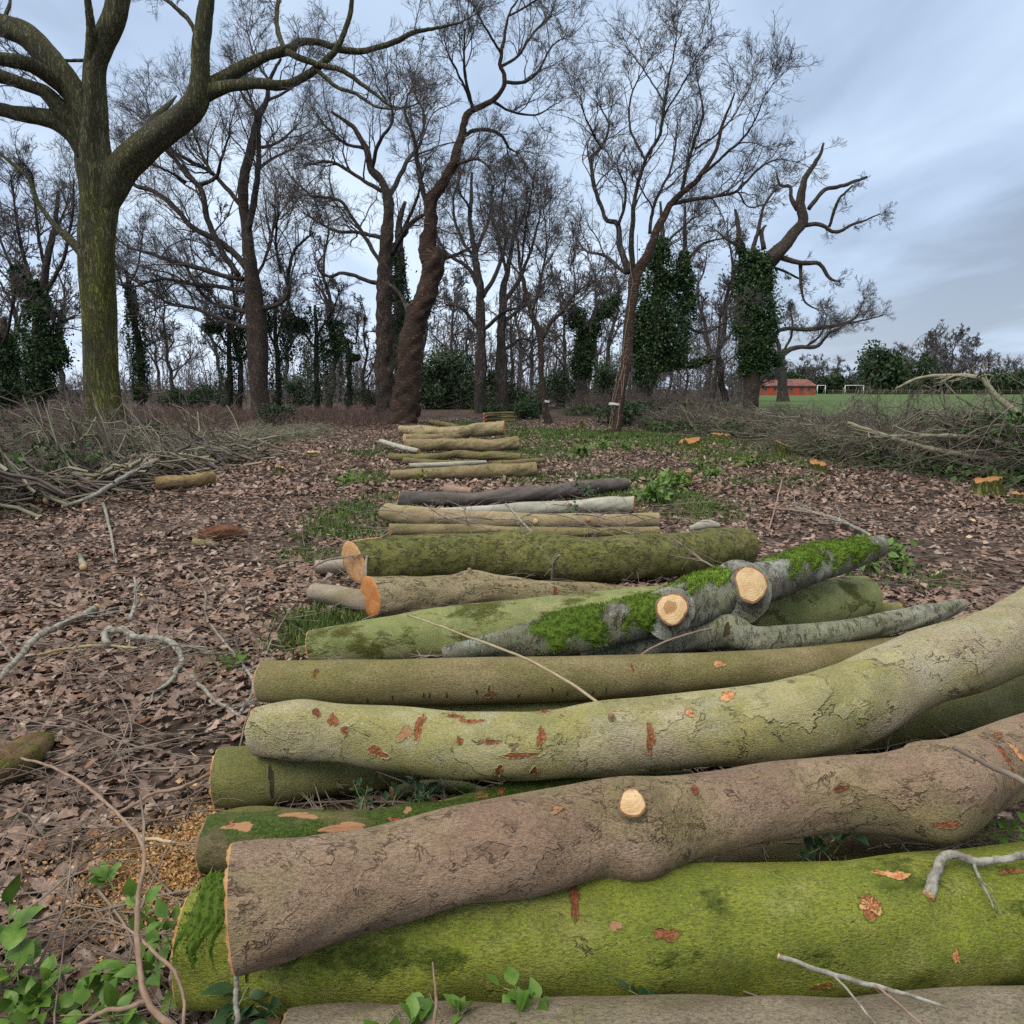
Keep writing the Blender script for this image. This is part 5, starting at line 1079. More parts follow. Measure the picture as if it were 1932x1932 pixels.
Log('thin mossy pole behind the thick ridged trunk',
    [(736, 1001, 13), (800, 999, 11), (900, 1000, 10), (1000, 1003, 9), (1150, 1004, 9), (1242, 1001, 8)], [.1, .1], bark('bark_pole', (.2, .165, .085), (.26, .215, .12), alg=.42, crack=.4, loc=(9, 1, 1)), 19, sides=28, lump=.05)
L13 = Log('smooth tan log with three round pruning cuts in the second row',
    [(728, 966, 18), (760, 971, 18), (855, 977, 16), (970, 982, 15), (1087, 983, 14), (1242, 982, 14)], 0,
    bark('bark_smooth_tan', (.30, .235, .14), (.34, .28, .18), algae=(.22, .2, .06), alg=.4, crack=.0, loc=(5, 5, 5)), 20, (.3, .1, M['wood_pale']), (0, -.05, M['wood_old']), sides=36, lump=.03)
L13.stub(1008, 982, (0, -.9, .3), .01, .035, .03, M['wood_pale']); L13.stub(1112, 980, (0, -.9, .3), .01, .025, .022, M['wood_tan']); L13.stub(1208, 999, (0, -.7, .6), .02, .03, .028, M['wood_orange'])
L14 = Log('whitish lichen spotted log with a splintered orange right end',
    [(824, 966, 7), (900, 963, 9), (1000, 960, 12), (1100, 955, 14), (1196, 950, 15)], [.02, .02],
    bark('bark_white_lichen', (.34, .33, .27), (.42, .41, .35), alg=.3, crack=.3, cscale=(16, 8, 8), spots=.8, loc=(5, 1, 5)), 21, None, (0, -.5, M['wood_orange']), sides=32, lump=.04)
L14.stub(1073, 953, (0, -.9, .3), .01, .03, .026, M['wood_orange'])
Log('dark charcoal grey log with stripped pale left third',
    [(752, 941, 14), (830, 941, 14), (893, 941, 13), (980, 934, 14), (1060, 926, 14), (1130, 918, 13), (1180, 912, 12)], 0,
    bark('bark_charcoal', (.085, .075, .07), (.14, .12, .11), algae=(.2, .15, .1), alg=.12, crack=.3, cscale=(4, 10, 10), loc=(1.7, 3, 3), spots=.25), 22, (.2, .1, M['wood_tan']), (0, -.2, M['wood_old']), sides=32, lump=.05)
L16 = Log('olive log with a brown right end between two gaps, farther back',
    [(738, 896, 9), (800, 894, 11), (900, 890, 13), (1011, 886, 14)], 0, bark('bark_olive_far', (.21, .165, .085), (.29, .225, .13), algae=(.18, .175, .05), alg=.42, crack=.6, cscale=(3, 16, 16), crw=.07, fine=.5, loc=(6, 5, 5)), 23, None, (0, -.1, M['wood_old']), sides=32, lump=.03)
Log('thin whitish pole behind the olive log of the far stack', [(772, 879, 4.5), (850, 876, 5), (916, 872, 3.5)], .1, L14.mat, 24, sides=18)
L18 = Log('crooked mossy brown pole in the far stack', [(736, 861, 7), (800, 864, 7), (860, 858, 7.5), (920, 860, 8), (982, 862, 7)], .06, bark('bark_crooked', (.13, .10, .05), (.18, .145, .075), alg=.45, crack=.6, fine=.5, loc=(6, 8, 5)), 25, sides=24, lump=.08)
Log('short dark pole under the crooked mossy brown pole', [(763, 870, 7), (840, 874, 6), (900, 872, 5)], 0, L18.mat, 26, sides=20)
Log('dark green pole at the right end of the far stack', [(930, 875, 5), (990, 872, 6), (1025, 869, 5)], .02, L18.mat, 27, sides=20)
Log('forked olive log lying third in the far stack', [(765, 841, 11), (850, 838, 11), (920, 840, 12), (978, 838, 12)], .05, L16.mat, 28, None, (0, -.3, M['wood_orange']), sides=30, lump=.06)
Log('grey broken pole sticking out left of the far stack', [(718, 832, 4), (750, 842, 5), (790, 851, 4)], .12, L14.mat, 29, sides=16)
Log('tan log topmost of the far stack with a bright orange right end', [(756, 812, 10), (850, 815, 10), (900, 811, 12), (952, 808, 14)], .12,
    bark('bark_far_tan', (.27, .215, .12), (.34, .275, .165), alg=.3, crack=.6, cscale=(3, 16, 16), crw=.07, fine=.45, loc=(6, 1, 5)), 30, None, (0, -.45, M['wood_orange']), sides=30, lump=.05)
Log('short olive log with a cream left face under the topmost tan log', [(763, 827, 9), (820, 827, 9), (880, 824, 7)], 0, L16.mat, 31, (0, .5, M['wood_cream']), None, sides=28, lump=.04)
Log('slim brown pole behind the far stack beside the twin trunked oak', [(811, 796, 4), (840, 801, 5), (862, 805, 4)], .0, L18.mat, 32, (0, .3, M['wood_orange']), sides=16)
for k in range(5):
    y = 780 + k * 3.6
    Log('thin green log of the small stack beyond the clearing', [(913 + 4 * (k % 2), y + 1, 2.2), (940, y - .5, 2.4), (969 - 3 * (k % 2), y - 1, 2.2)], max(0, .36 - .09 * k), L18.mat, 40 + k, (0, .2, M['wood_orange']), sides=12, group='thin logs stacked beyond the clearing')
# broken pieces lying about
Log('yellowish decayed log chunk at the foot of the brush heap',
    [(294, 912, 12), (340, 910, 13), (400, 902, 11)], 0, bark('bark_decayed', (.30, .22, .10), (.20, .13, .06), alg=.05, crack=.9, cscale=(3, 20, 20), loc=(3, 3, 9)), 50, (0, .3, M['wood_old']), sides=28, lump=.07, name='decayed_log')
Log('dark rotten log piece crumbling on the leaf litter', [(372, 1012, 10), (405, 1006, 13), (440, 1006, 11), (466, 1008, 7)], -.02,
    bark('bark_rotten', (.07, .04, .025), (.17, .07, .035), alg=0, crack=1, cscale=(12, 20, 20), loc=(3, 5, 9)), 51, sides=28, lump=.12, name='rotten_log')
Log('small tan branch piece beside the dark rotten log', [(366, 1022, 6), (400, 1026, 5), (412, 1027, 4)], 0, L10.mat, 52, sides=16, name='fallen_branch', cat='branch')
Log('moss grown rotting log at the left edge of the picture', [(-60, 1466, 44), (20, 1440, 40), (70, 1410, 26), (90, 1395, 12)], -.06,
    bark('bark_moss_rot', (.14, .085, .045), (.19, .12, .06), alg=.5, crack=.6, topmoss=.7, mosscol=(.11, .12, .014), loc=(3, 2, 9)), 53, sides=36, lump=.07, name='rotting_log')
Log('grey split slab leaning behind the right end of the ridged trunk', [(1300, 997, 4), (1330, 990, 9), (1356, 992, 5)], 0, L14.mat, 54, sides=18, lump=.1, name='split_wood')
Log('short curved brown branch lying between the stumps', [(1378, 884, 3.5), (1402, 876, 5), (1420, 866, 4), (1428, 858, 3)], .0, L18.mat, 55, (0, .2, M['wood_pale']), sides=14, name='fallen_branch', cat='branch')
Log('grey log chunk with reddish cut face behind the charcoal log', [(838, 923, 10), (868, 926, 9), (890, 928, 8)], 0, bark('bark_red_grey', (.26, .17, .12), (.3, .22, .17), alg=.1, crack=.5, loc=(3, 2, 2)), 56, (0, .4, M['scar_pink']), sides=20, name='log_piece')

# ================================================================== BRUSH HEAPS
M['brush'] = flat('brush_stems', (.115, .11, .072), (.25, .24, .18), 1.5)
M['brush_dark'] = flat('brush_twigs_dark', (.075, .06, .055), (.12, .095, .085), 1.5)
M['green_leaf'] = flat('green_bramble_leaves', (.045, .10, .025), (.085, .15, .045), 2, .55, island=.6)
def heap(label, foot, n, rng, lean, mats=('brush',), L=(1.2, 3.0), r=(.008, .022), leaves=0, rm=.004, hmul=1.0, kids=(4, 3), el=.10, dark=.0, cap_=1.7):
    """foot: list of (px, base py, height m, half depth m) along the heap"""
    F = np.array([(*gp(a, b)[:2], h, w) for a, b, h, w in foot])
    base = F[:, :2].mean(0); parent = None
    u = rng.uniform(0, 1, n) * (len(F) - 1); k = np.minimum(u.astype(int), len(F) - 2); f = (u - k)[:, None]; Q = F[k] * (1 - f) + F[k + 1] * f
    dv = rng.uniform(0, 2, n) * Q[:, 3]; prof = np.clip(1.15 - (np.abs(dv / Q[:, 3] - 1)) ** 2, 0, 1)
    z = rng.uniform(0, 1, n) ** 1.1 * Q[:, 2] * prof * .85 * hmul
    P = np.column_stack([Q[:, 0], Q[:, 1] + dv, z]); az = rng.normal(np.radians(lean), .75, n); el = rng.normal(el, .30, n)
    D = np.column_stack([np.cos(az) * np.cos(el), np.sin(az) * np.cos(el), np.sin(el)]); Ls = rng.uniform(*L, n)
    P -= D * (Ls * .5)[:, None]; P[:, 2] = np.maximum(P[:, 2], .02)
    g = Geo(); g2 = Geo(); lev = [dict(nseg=8, wig=.21, up=-.012, nchild=kids[0], ang=38, lr=.45, rr=.6, rmin=rm, t0=.15), dict(nseg=5, wig=.26, up=.0, nchild=kids[1], ang=42, lr=.5, rr=.6, rmin=rm * .8), dict(nseg=3, wig=.28, rmin=rm * .65)]
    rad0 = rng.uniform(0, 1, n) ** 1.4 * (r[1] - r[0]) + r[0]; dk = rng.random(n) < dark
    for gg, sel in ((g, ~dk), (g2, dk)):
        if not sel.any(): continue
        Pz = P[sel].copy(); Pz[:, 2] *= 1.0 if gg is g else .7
        for q, (a, b, c, d) in enumerate(grow(rng, Pz, D[sel], Ls[sel], rad0[sel], lev)):
            for z_ in (a, b):        # brush sags into a heap of this height
                lim = cap_ * np.interp(z_[:, 0], F[:, 0], F[:, 2]) * (1.05 + .28 * np.sin(2.3 * z_[:, 0] + 1.1 * z_[:, 1]) + .25 * np.sin(5.1 * z_[:, 0] - 2.2 * z_[:, 1]) + .2 * np.sin(11 * z_[:, 0] + 7 * z_[:, 1])); z_[:, 2] = lim * np.tanh(np.maximum(z_[:, 2], .005) / lim)
            segs(gg, a, b, c, d, 4 if q == 0 else 3)
    o = g.build('brush_heap', M[mats[0]], None, (*base, 0)); tag(o, label, 'brush heap', None, 'stuff')
    if g2.n: g2.build('shade_dark_stems', M['brush_dark'], o, (*base, 0))  # darker stems kept low: the heap's inner shade put into colour
    if leaves:
        lu = rng.uniform(0, 1, leaves) * (len(F) - 1); cl = np.sin(lu * 7) > -.2; lu = lu[cl]; k = np.minimum(lu.astype(int), len(F) - 2); f = (lu - k)[:, None]; Q = F[k] * (1 - f) + F[k + 1] * f; m_ = len(lu)
        P = np.column_stack([Q[:, 0] + rng.normal(0, .3, m_), Q[:, 1] + rng.uniform(0, 1.4, m_) * Q[:, 3], rng.uniform(.02, .75, m_) * Q[:, 2]])
        g = Geo(); V, FF = leafcards(rng, P, .05 + .0012 * base[1]); g.add(V, FF); g.build('leaves', M['green_leaf'], o, (*base, 0), smooth=False)
    return o
rb = np.random.default_rng(9)
heap('big tangled heap of cut brushwood at the left edge, in front of the massive oak', [(-260, 1010, 1.35, 1.3), (-40, 965, 1.2, 1.4), (100, 935, .82, 1.5), (200, 915, .55, 1.5), (300, 892, .42, 1.4), (400, 868, .26, 1.3)], 470, rb, 163, ('brush',), L=(.9, 3.1), r=(.007, .034), rm=.005, kids=(2.8, 2.0), dark=.5, leaves=1500, el=.02)
heap('low spread of thin cut twigs between the massive oak and the leaf floor', [(250, 868, .22, 1.8), (400, 852, .3, 2.2), (500, 836, .26, 2.0), (560, 826, .15, 2)], 260, rb, 25, ('brush',), L=(1.0, 2.2), r=(.006, .016), rm=.006, leaves=500, kids=(3, 2))
heap('grey thicket of old brush standing behind the left heap', [(-200, 890, 1.35, 3.0), (-20, 870, 1.2, 3.0), (70, 858, .8, 3.0), (130, 850, .4, 2.5)], 300, rb, 150, ('brush_dark',), L=(1.0, 2.6), r=(.006, .016), rm=.005, leaves=900, kids=(3, 2))
heap('high heap of pale cut branches at the right edge', [(1560, 862, .45, 1.8), (1700, 885, .8, 2.0), (1850, 905, 1.2, 2.2), (2000, 925, 1.5, 2.2), (2250, 965, 1.6, 2.2)], 640, rb, 165, ('brush',), L=(1.4, 3.6), r=(.008, .028), rm=.0055, leaves=13000, kids=(3.0, 2.2), el=.10, dark=.6)
heap('long low bank of purplish brush along the right of the clearing', [(1250, 816, .55, 2.6), (1400, 828, .72, 2.6), (1500, 836, .62, 2.4), (1620, 852, .58, 2.4), (1740, 862, .66, 2.4)], 1400, rb, 140, ('brush',), L=(.8, 2.4), r=(.008, .024), rm=.007, leaves=9000, kids=(3.6, 2.6), el=.12, dark=.7)
heap('low leafy tangle in front of the right brush heap', [(1500, 858, .25, 1.2), (1650, 878, .35, 1.4), (1800, 903, .4, 1.5), (1960, 930, .45, 1.5)], 260, rb, 170, ('brush',), L=(.7, 1.8), r=(.005, .012), rm=.0045, leaves=3000, kids=(3, 2), dark=.4)
heap('far brush bank between the leaning tree and the ivy tower', [(1080, 785, .8, 3.5), (1180, 786, 1.1, 3.5), (1290, 792, 1.2, 3.5), (1390, 795, 1.2, 3.5)], 700, rb, 100, ('brush_dark',), L=(1.0, 2.6), r=(.008, .02), rm=.009, leaves=2600, kids=(3.2, 2.4))

# ================================================================== SINGLE BRANCHES
def branch(label, pts, mat, lift=.0, end=None, kids=0, seed=1, name='fallen_branch', rise=None, tipr=.0, group=None, Ys=None):
    """pts in the picture as (x, y, radius px) lying on the ground (or at heights `rise`)"""
    rng = np.random.default_rng(seed); zs = np.full(len(pts), lift) if rise is None else np.array(rise, float); W = []
    for q_, ((a, b, r), z) in enumerate(zip(pts, zs)):
        if Ys is not None:
            p_ = at(a, b, Ys[q_]); W.append(np.concatenate([p_, [r / FPX * depth(p_)]])); continue
        D = ray(a, b); k = r / FPX; t = (H - z) / (k - D[2]); W.append(np.concatenate([np.array([0, 0, H]) + D * t, [k * t]]))
    W = smooth_path(np.array(W), max(10, len(pts) * 7)); n = len(W)
    nz = np.cumsum(rng.normal(0, 1, (n, 3)), 0); nz -= np.linspace(0, 1, n)[:, None] * nz[-1]; P = W[:, :3] + nz * W[:, 3:4] * .18
    g = Geo(); tube(g, P, W[:, 3], 12, rough=.12, rng=rng)
    if kids:
        T = norm(np.gradient(P, axis=0)); k = rng.integers(n // 4, n - 1, kids); d = norm(T[k] * .7 + rng.normal(0, .6, (kids, 3)) * np.array([1, 1, .35]))
        for a, b, c, dd in grow(rng, P[k], d, rng.uniform(.12, .4, kids) * np.clip(np.linalg.norm(P[-1] - P[0]), .3, 2.2), W[k, 3] * .5, [dict(nseg=6, wig=.16, nchild=2, ang=38, lr=.5, rr=.6, rmin=.0015), dict(nseg=4, wig=.2, rmin=.001)]):
            a[:, 2] = np.maximum(a[:, 2], .0); b[:, 2] = np.maximum(b[:, 2], .0); segs(g, a, b, c, dd, 5)
    o = g.build(name, mat, None, P[n // 2]); tag(o, label, 'branch', group)
    if end:
        q, mt = end; i = 0 if q == 0 else n - 1; t = norm((P[0] - P[1]) if q == 0 else (P[-1] - P[-2])); gg = Geo(); r = W[i, 3]
        tube(gg, np.array([P[i] - t * r * .5, P[i] + t * r * .15]), np.array([r * 1.08, r * 1.04]), 12); gg.build('cut_end', mt, o, P[i])
    return o
LT, BT = M['lichen_twig'], M['brown_twig']
branch('grey lichened branch with a pale cut end, left on the leaf litter', [(-20, 1300, 5.5), (0, 1284, 5.5), (40, 1245, 5.5), (76, 1205, 6), (120, 1180, 5.5), (160, 1160, 5.5), (182, 1146, 6.5)], LT, .01, (1, M['wood_pale']), 4, 1)
branch('hooked grey branch curling over itself on the leaf litter', [(203, 1216, 6.5), (200, 1204, 6.5), (208, 1193, 6), (216, 1200, 6), (238, 1200, 6), (262, 1212, 6), (285, 1212, 5.5), (310, 1213, 5.5), (332, 1228, 5.5), (340, 1250, 5), (325, 1275, 4.5), (308, 1296, 4), (284, 1309, 2.5)], LT, .015, None, 5, 2)
branch('thin grey branch running down from the hooked one towards the logs', [(338, 1255, 4.5), (370, 1288, 4), (407, 1322, 3.5), (436, 1340, 3), (460, 1356, 2.2)], LT, .01, None, 5, 3)
branch('slender grey shoot curving beside the ends of the olive logs', [(390, 1170, 2), (420, 1206, 2.4), (448, 1240, 3), (474, 1272, 3), (480, 1300, 3), (468, 1324, 3), (454, 1342, 2.5)], LT, .02, None, 3, 4)
branch('short upright grey twig in the middle of the left leaf litter', [(246, 1168, 4), (254, 1140, 3.6), (258, 1120, 3), (253, 1088, 2)], LT, 0, None, 4, 5, rise=[.0, .05, .09, .16])
branch('dark slim twig crossing the leaf litter left of the notched trunk', [(355, 1075, 1.8), (385, 1115, 2), (386, 1150, 2), (392, 1170, 1.8)], M['deadwood'], .02, None, 5, 6)
branch('yellowish twigs fanning out beside the hooked grey branch', [(70, 1236, 2.4), (130, 1222, 3), (180, 1216, 2.6), (250, 1222, 2.4), (310, 1226, 1.6)], flat('yellow_twig', (.24, .21, .10), (.33, .3, .18), 20), .015, None, 9, 7)
branch('long bare shoot arching over the white and olive logs', [(770, 1160, 1.6), (860, 1192, 2), (960, 1230, 2.3), (1050, 1274, 2.6), (1110, 1312, 2.8), (1160, 1350, 3)], flat('tan_shoot', (.30, .24, .15), (.36, .30, .2), 20), 0, None, 0, 8, rise=[.42, .48, .50, .50, .48, .44], name='bare_shoot')
branch('thin twig leaning over the silver birch limb', [(1180, 1255, 1.8), (1240, 1218, 1.8), (1300, 1196, 1.6), (1345, 1184, 1.4)], BT, 0, None, 0, 9, rise=[.3, .38, .45, .5], name='bare_shoot')
branch('grey lichened stub of branch lying on the bright green log at the right', [(1752, 1690, 11), (1768, 1655, 10), (1778, 1625, 9), (1800, 1608, 8), (1850, 1618, 7.5), (1900, 1622, 7), (1960, 1610, 7)], LT, .36, (0, M['wood_tan']), 2, 10, rise=[.30, .33, .36, .37, .36, .36, .36])
branch('forked pale twig lying across the bright green log', [(1468, 1806, 5), (1500, 1815, 4), (1570, 1836, 4.5), (1650, 1858, 4.5), (1720, 1878, 3.4), (1790, 1902, 2.2)], M['lichen_twig'], 0, (0, M['wood_cream']), 0, 11, rise=[.30, .30, .29, .28, .27, .26])
branch('side shoot of the forked pale twig, slanting down to the grey log', [(1570, 1838, 2.4), (1610, 1880, 2.2), (1650, 1932, 2.2), (1670, 1960, 2)], M['lichen_twig'], 0, None, 0, 12, rise=[.29, .28, .26, .25])
branch('second side shoot of the forked pale twig beside the picture corner', [(1650, 1858, 2.6), (1700, 1900, 2.4), (1745, 1940, 2.4), (1770, 1960, 2)], BT, 0, None, 0, 13, rise=[.28, .27, .26, .25])
branch('dark straight stick leaning on the brown log at the right edge', [(1798, 1408, 4), (1860, 1440, 5), (1932, 1478, 6), (1990, 1510, 6)], M['deadwood'], 0, None, 3, 14, rise=[.62, .60, .57, .54])
branch('tall brown shoot standing up from the ivy in the near left corner', [(330, 1940, 6.5), (276, 1890, 6), (264, 1820, 5.4), (258, 1767, 5), (258, 1700, 4.8), (269, 1640, 4), (266, 1590, 3.4), (215, 1535, 3), (155, 1484, 3), (100, 1450, 2.4), (40, 1430, 2.2)], BT, 0, None, 0, 15, rise=[.16, .20, .24, .28, .33, .38, .42, .42, .40, .38, .36])
branch('brown twig pointing right with a cut tip toward the olive log', [(205, 1544, 3.4), (250, 1520, 3.2), (300, 1494, 3.2), (335, 1490, 4), (370, 1474, 3.4), (398, 1460, 3.6)], BT, .10, (1, M['wood_cream']), 0, 16)
branch('thin dark upright twig beside the tall brown shoot', [(270, 1600, 2.6), (272, 1560, 2.6), (264, 1500, 2)], M['deadwood'], 0, None, 0, 17, rise=[.35, .38, .42])
branch('curved brown stem branching left at the foot of the tall shoot', [(276, 1890, 4.5), (240, 1905, 4), (186, 1915, 4), (120, 1950, 3.5)], BT, .20, None, 0, 18)
branch('arched brown stem at the right of the tall shoot', [(345, 1960, 3.4), (346, 1880, 3.4), (330, 1830, 3.4), (290, 1795, 3), (262, 1770, 2.6), (230, 1745, 2.2)], BT, 0, None, 2, 19, rise=[.15, .2, .24, .26, .27, .26])
branch('grey straight stick standing before the end of the brown log', [(447, 1960, 5), (446, 1900, 5), (446, 1850, 5), (446, 1845, 5)], LT, 0, None, 0, 20, rise=[.2, .25, .29, .3])
branch('pale thin stem standing up in front of the bright green log', [(815, 1960, 3), (822, 1900, 3), (820, 1860, 2.4), (816, 1815, 1.6)], BT, 0, None, 0, 21, rise=[.25, .3, .34, .38])
branch('pale knobbed dry stick on the sawdust left of the logs', [(250, 1560, 2.5), (268, 1578, 3), (300, 1585, 3.4), (330, 1592, 3)], flat('dry_stick', (.38, .29, .18), (.46, .37, .25), 30), .02, None, 0, 22)
for k, (p, lab) in enumerate((([(70, 945, 5), (110, 905, 6), (150, 875, 5), (205, 850, 4)], 'pale grey branch slanting down from the left brush heap'), ([(125, 935, 7), (170, 905, 5.5), (230, 880, 5), (300, 868, 4)], 'brown branch with a torn pinkish end below the left brush heap'),
        ([(118, 956, 3.6), (180, 930, 4), (240, 895, 4), (290, 870, 3)], 'long pale branch along the foot of the left brush heap'), ([(0, 895, 3), (40, 915, 4), (80, 925, 5), (88, 945, 6)], 'mossy curved branch with cream cut end at the left edge'))):
    branch(lab, p, (LT, M['brown_twig'], LT, M['brush'])[k], 0, (0, M['wood_pale']) if k != 3 else (1, M['wood_cream']), 5, 30 + k, rise=[.03, .2, .3, .4] if k != 3 else [.3, .25, .15, .05])
branch('stray twig on the leaves below the left brush heap', [(195, 950, 3), (205, 985, 2.6), (220, 1062, 2.2)], LT, .02, None, 2, 36)
branch('small mossy branch piece with a yellow cut end on the left leaves', [(150, 1045, 3), (155, 1060, 5), (157, 1070, 6)], M['brush'], .02, (1, M['wood_cream']), 0, 37)
branch('fan of grey twigs with a pale broken stem on the right leaves', [(1640, 1010, 3), (1600, 990, 3.5), (1560, 975, 2.8), (1500, 958, 2)], LT, .03, (0, M['wood_pale']), 12, 38)
branch('long straight twig on the leaves right of the stumps', [(1450, 958, 2), (1530, 968, 2.4), (1600, 985, 2)], BT, .04, None, 3, 39)
branch('slanting bare twig standing in the leaves right of the tan log', [(1450, 1000, 1.5), (1465, 950, 1.6), (1475, 905, 1.2)], BT, 0, None, 2, 40, rise=[0, .2, .38])
branch('bent pale limb rising from the right brush heap', [(1990, 835, 7), (1932, 792, 6.2), (1885, 750, 5.4), (1852, 716, 4.2), (1800, 706, 3.4), (1740, 711, 2.6), (1690, 733, 1.8)], flat('pale_limb', (.19, .18, .11), (.28, .27, .19), 8), 0, None, 12, 41, Ys=[13.2, 13.4, 13.6, 13.8, 14.0, 14.2, 14.4])
branch('long pale limb sloping down across the right brush heap', [(1940, 885, 5), (1860, 866, 5), (1770, 850, 4.6), (1690, 830, 4), (1600, 798, 3)], flat('pale_limb_low', (.17, .15, .10), (.25, .23, .17), 8), 0, (0, M['wood_pale']), 8, 42, Ys=[13.0, 13.2, 13.6, 14.2, 15.0])
branch('grey limb lying low along the right brush heap', [(1930, 845, 4), (1840, 825, 4.4), (1740, 818, 4), (1640, 826, 3)], M['brush'], 0, None, 8, 43, Ys=[13.0, 13.4, 13.9, 14.6])
for k, (p, lab) in enumerate((([(560, 1090, 1.6), (610, 1060, 2), (650, 1050, 1.6), (690, 1045, 1)], 'thin twigs sprawling before the orange notch'), ([(690, 1105, 2), (690, 1070, 2.4), (700, 1030, 2), (733, 1005, 1.4)], 'dark twig leaning on the left end of the notched trunk'),
        ([(1042, 1098, 2.2), (1044, 1066, 2.2), (1056, 1048, 2)], 'pale forked twig standing against the ridged trunk'), ([(954, 950, 2.4), (980, 980, 2.4), (1008, 1008, 2.2)], 'pale stick leaning on the tan log of the second row'), ([(800, 950, 1.2), (840, 975, 1.4), (900, 995, 1.2)], 'bare twig draped over the tan log of the second row'), ([(1130, 990, 1.2), (1190, 1006, 1.5), (1235, 1014, 1)], 'bare twig beside the pruning cuts of the tan log'),
        ([(1380, 1085, 1.6), (1330, 1060, 1.8), (1290, 1030, 1.4), (1262, 1010, 1)], 'twig hanging over the right end of the ridged trunk'), ([(1230, 1120, 2), (1270, 1105, 2.4), (1320, 1120, 2)], 'cut twig in the gap before the large sawn stub'))):
    branch(lab, p, M['deadwood'] if k not in (2, 3) else LT, 0, None, 8 if k in (0, 4, 5, 6) else 3, 60 + k, rise=np.linspace(.10 if k < 3 else .3, .42 if k in (1, 2, 6) else .3, len(p)))

rt = np.random.default_rng(41)
for k in range(16):
    x0 = rt.uniform(720, 1260); y0 = np.interp(x0, [720, 1260], [965, 1000]) + rt.uniform(-20, 18); a = rt.uniform(-.7, .7) + (np.pi if rt.random() < .5 else 0); L_ = rt.uniform(60, 130)
    p = [(x0 + q * L_ * np.cos(a), y0 + q * L_ * .38 * np.sin(a) - 9 * np.sin(3 * q), rt.uniform(.9, 1.5) * (1 - .4 * q)) for q in (0, .35, .7, 1)]
    branch('thin bare twig draped over the logs of the second row', p, M['deadwood'], 0, None, 5, 300 + k, 'bare_twig', rise=np.linspace(rt.uniform(.12, .3), rt.uniform(.2, .42), 4), group='bare twigs draped over the second row logs')
for k in range(10):
    x0 = rt.uniform(1650, 1940); y0 = rt.uniform(1545, 1640); a = rt.uniform(-.8, .8) + (np.pi if rt.random() < .5 else 0); L_ = rt.uniform(90, 190)
    p = [(x0 + q * L_ * np.cos(a), y0 + q * L_ * .4 * np.sin(a) - 9 * np.sin(3 * q), rt.uniform(1.4, 2.6) * (1 - .4 * q)) for q in (0, .35, .7, 1)]
    branch('bare twig tangled in the gap under the right end of the brown log', p, M['deadwood'], 0, None, 4, 400 + k, 'bare_twig', rise=np.linspace(rt.uniform(.05, .22), rt.uniform(.1, .28), 4), group='bare twigs under the right end of the brown log')

# ================================================================== STUMPS
def stump(label, px, py, wpx, hgt, mat=M['wood_orange'], seed=1, jag=.05):
    rng = np.random.default_rng(seed); c = gp(px, py); d = depth(c); r = wpx / 2 / FPX * d * .82; K = 30; th = np.linspace(0, 2 * np.pi, K, endpoint=False)
    lob = 1 + .12 * np.sin(3 * th + rng.uniform(0, 6)) + .08 * np.sin(5 * th + rng.uniform(0, 6)); V = []
    top = hgt * (1.3 + .25 * np.sin(th + rng.uniform(0, 6))) + .5 * jag * np.clip(rng.normal(0, 1, K), -.5, 1.5)
    for q, rr in ((-.05, 1.5), (.25, 1.2), (.6, 1.05), (1, 1)): V.append(np.column_stack([c[0] + r * rr * lob * np.cos(th), c[1] + r * rr * lob * np.sin(th), q * top]))
    g = Geo(); k = np.arange(K); k2 = (k + 1) % K
    g.add(np.concatenate(V), np.concatenate([np.stack([q * K + k, q * K + k2, (q + 1) * K + k2, (q + 1) * K + k], 1) for q in range(3)]))
    o = g.build('tree_stump', M['oak_green'], None, (c[0], c[1], 0)); tag(o, label, 'stump')
    ring = V[-1]; cc = ring.mean(0); g = Geo(); VV = np.concatenate([ring, cc + (ring - cc) * .6 + np.column_stack([np.zeros((K, 2)), rng.normal(.01, .02, K)]), cc[None]])
    g.add(VV, np.stack([k, k2, K + k2, K + k], 1), np.stack([K + k, K + k2, np.full(K, 2 * K)], 1)); g.build('cut_face', mat, o, cc)
stump('splintered low stump with a pale spike right of the green strip', 1300, 846, 46, .16, M['wood_stump'], 1, .14)
stump('flat bright orange stump at the foot of the right brush bank', 1358, 829, 44, .12, M['wood_stump'], 2, .04)
stump('neat orange topped stump with mossy sides, right of the splintered one', 1473, 862, 30, .24, M['wood_stump'], 3, .02)
stump('ragged orange stump half hidden in leaves before the brush bank', 1543, 890, 36, .13, M['wood_stump'], 4, .05)
stump('low orange stump behind the right ends of the second row logs', 1289, 910, 40, .13, M['wood_stump'], 5, .05)
stump('wide brown stump near the right brush heap', 1858, 930, 58, .15, M['wood_stump'], 6, .06)
stump('mossy stump with reddish cut at the right picture edge', 1925, 950, 44, .10, M['wood_stump'], 7, .04)
stump('tiny orange cut stump on the green strip left of the leaning tree', 1096, 808, 9, .22, M['wood_stump'], 8, .03)
stump('little cream stump on the leaves left of the far stack', 528, 892, 18, .08, M['wood_pale'], 9, .06)
stump('pale torn stump at the edge of the low twig spread', 533, 824, 10, .18, M['wood_pale'], 10, .12)
stump('flat pale stump left of the clearing, before the thicket', 590, 858, 28, .05, M['wood_pale'], 11, .02)

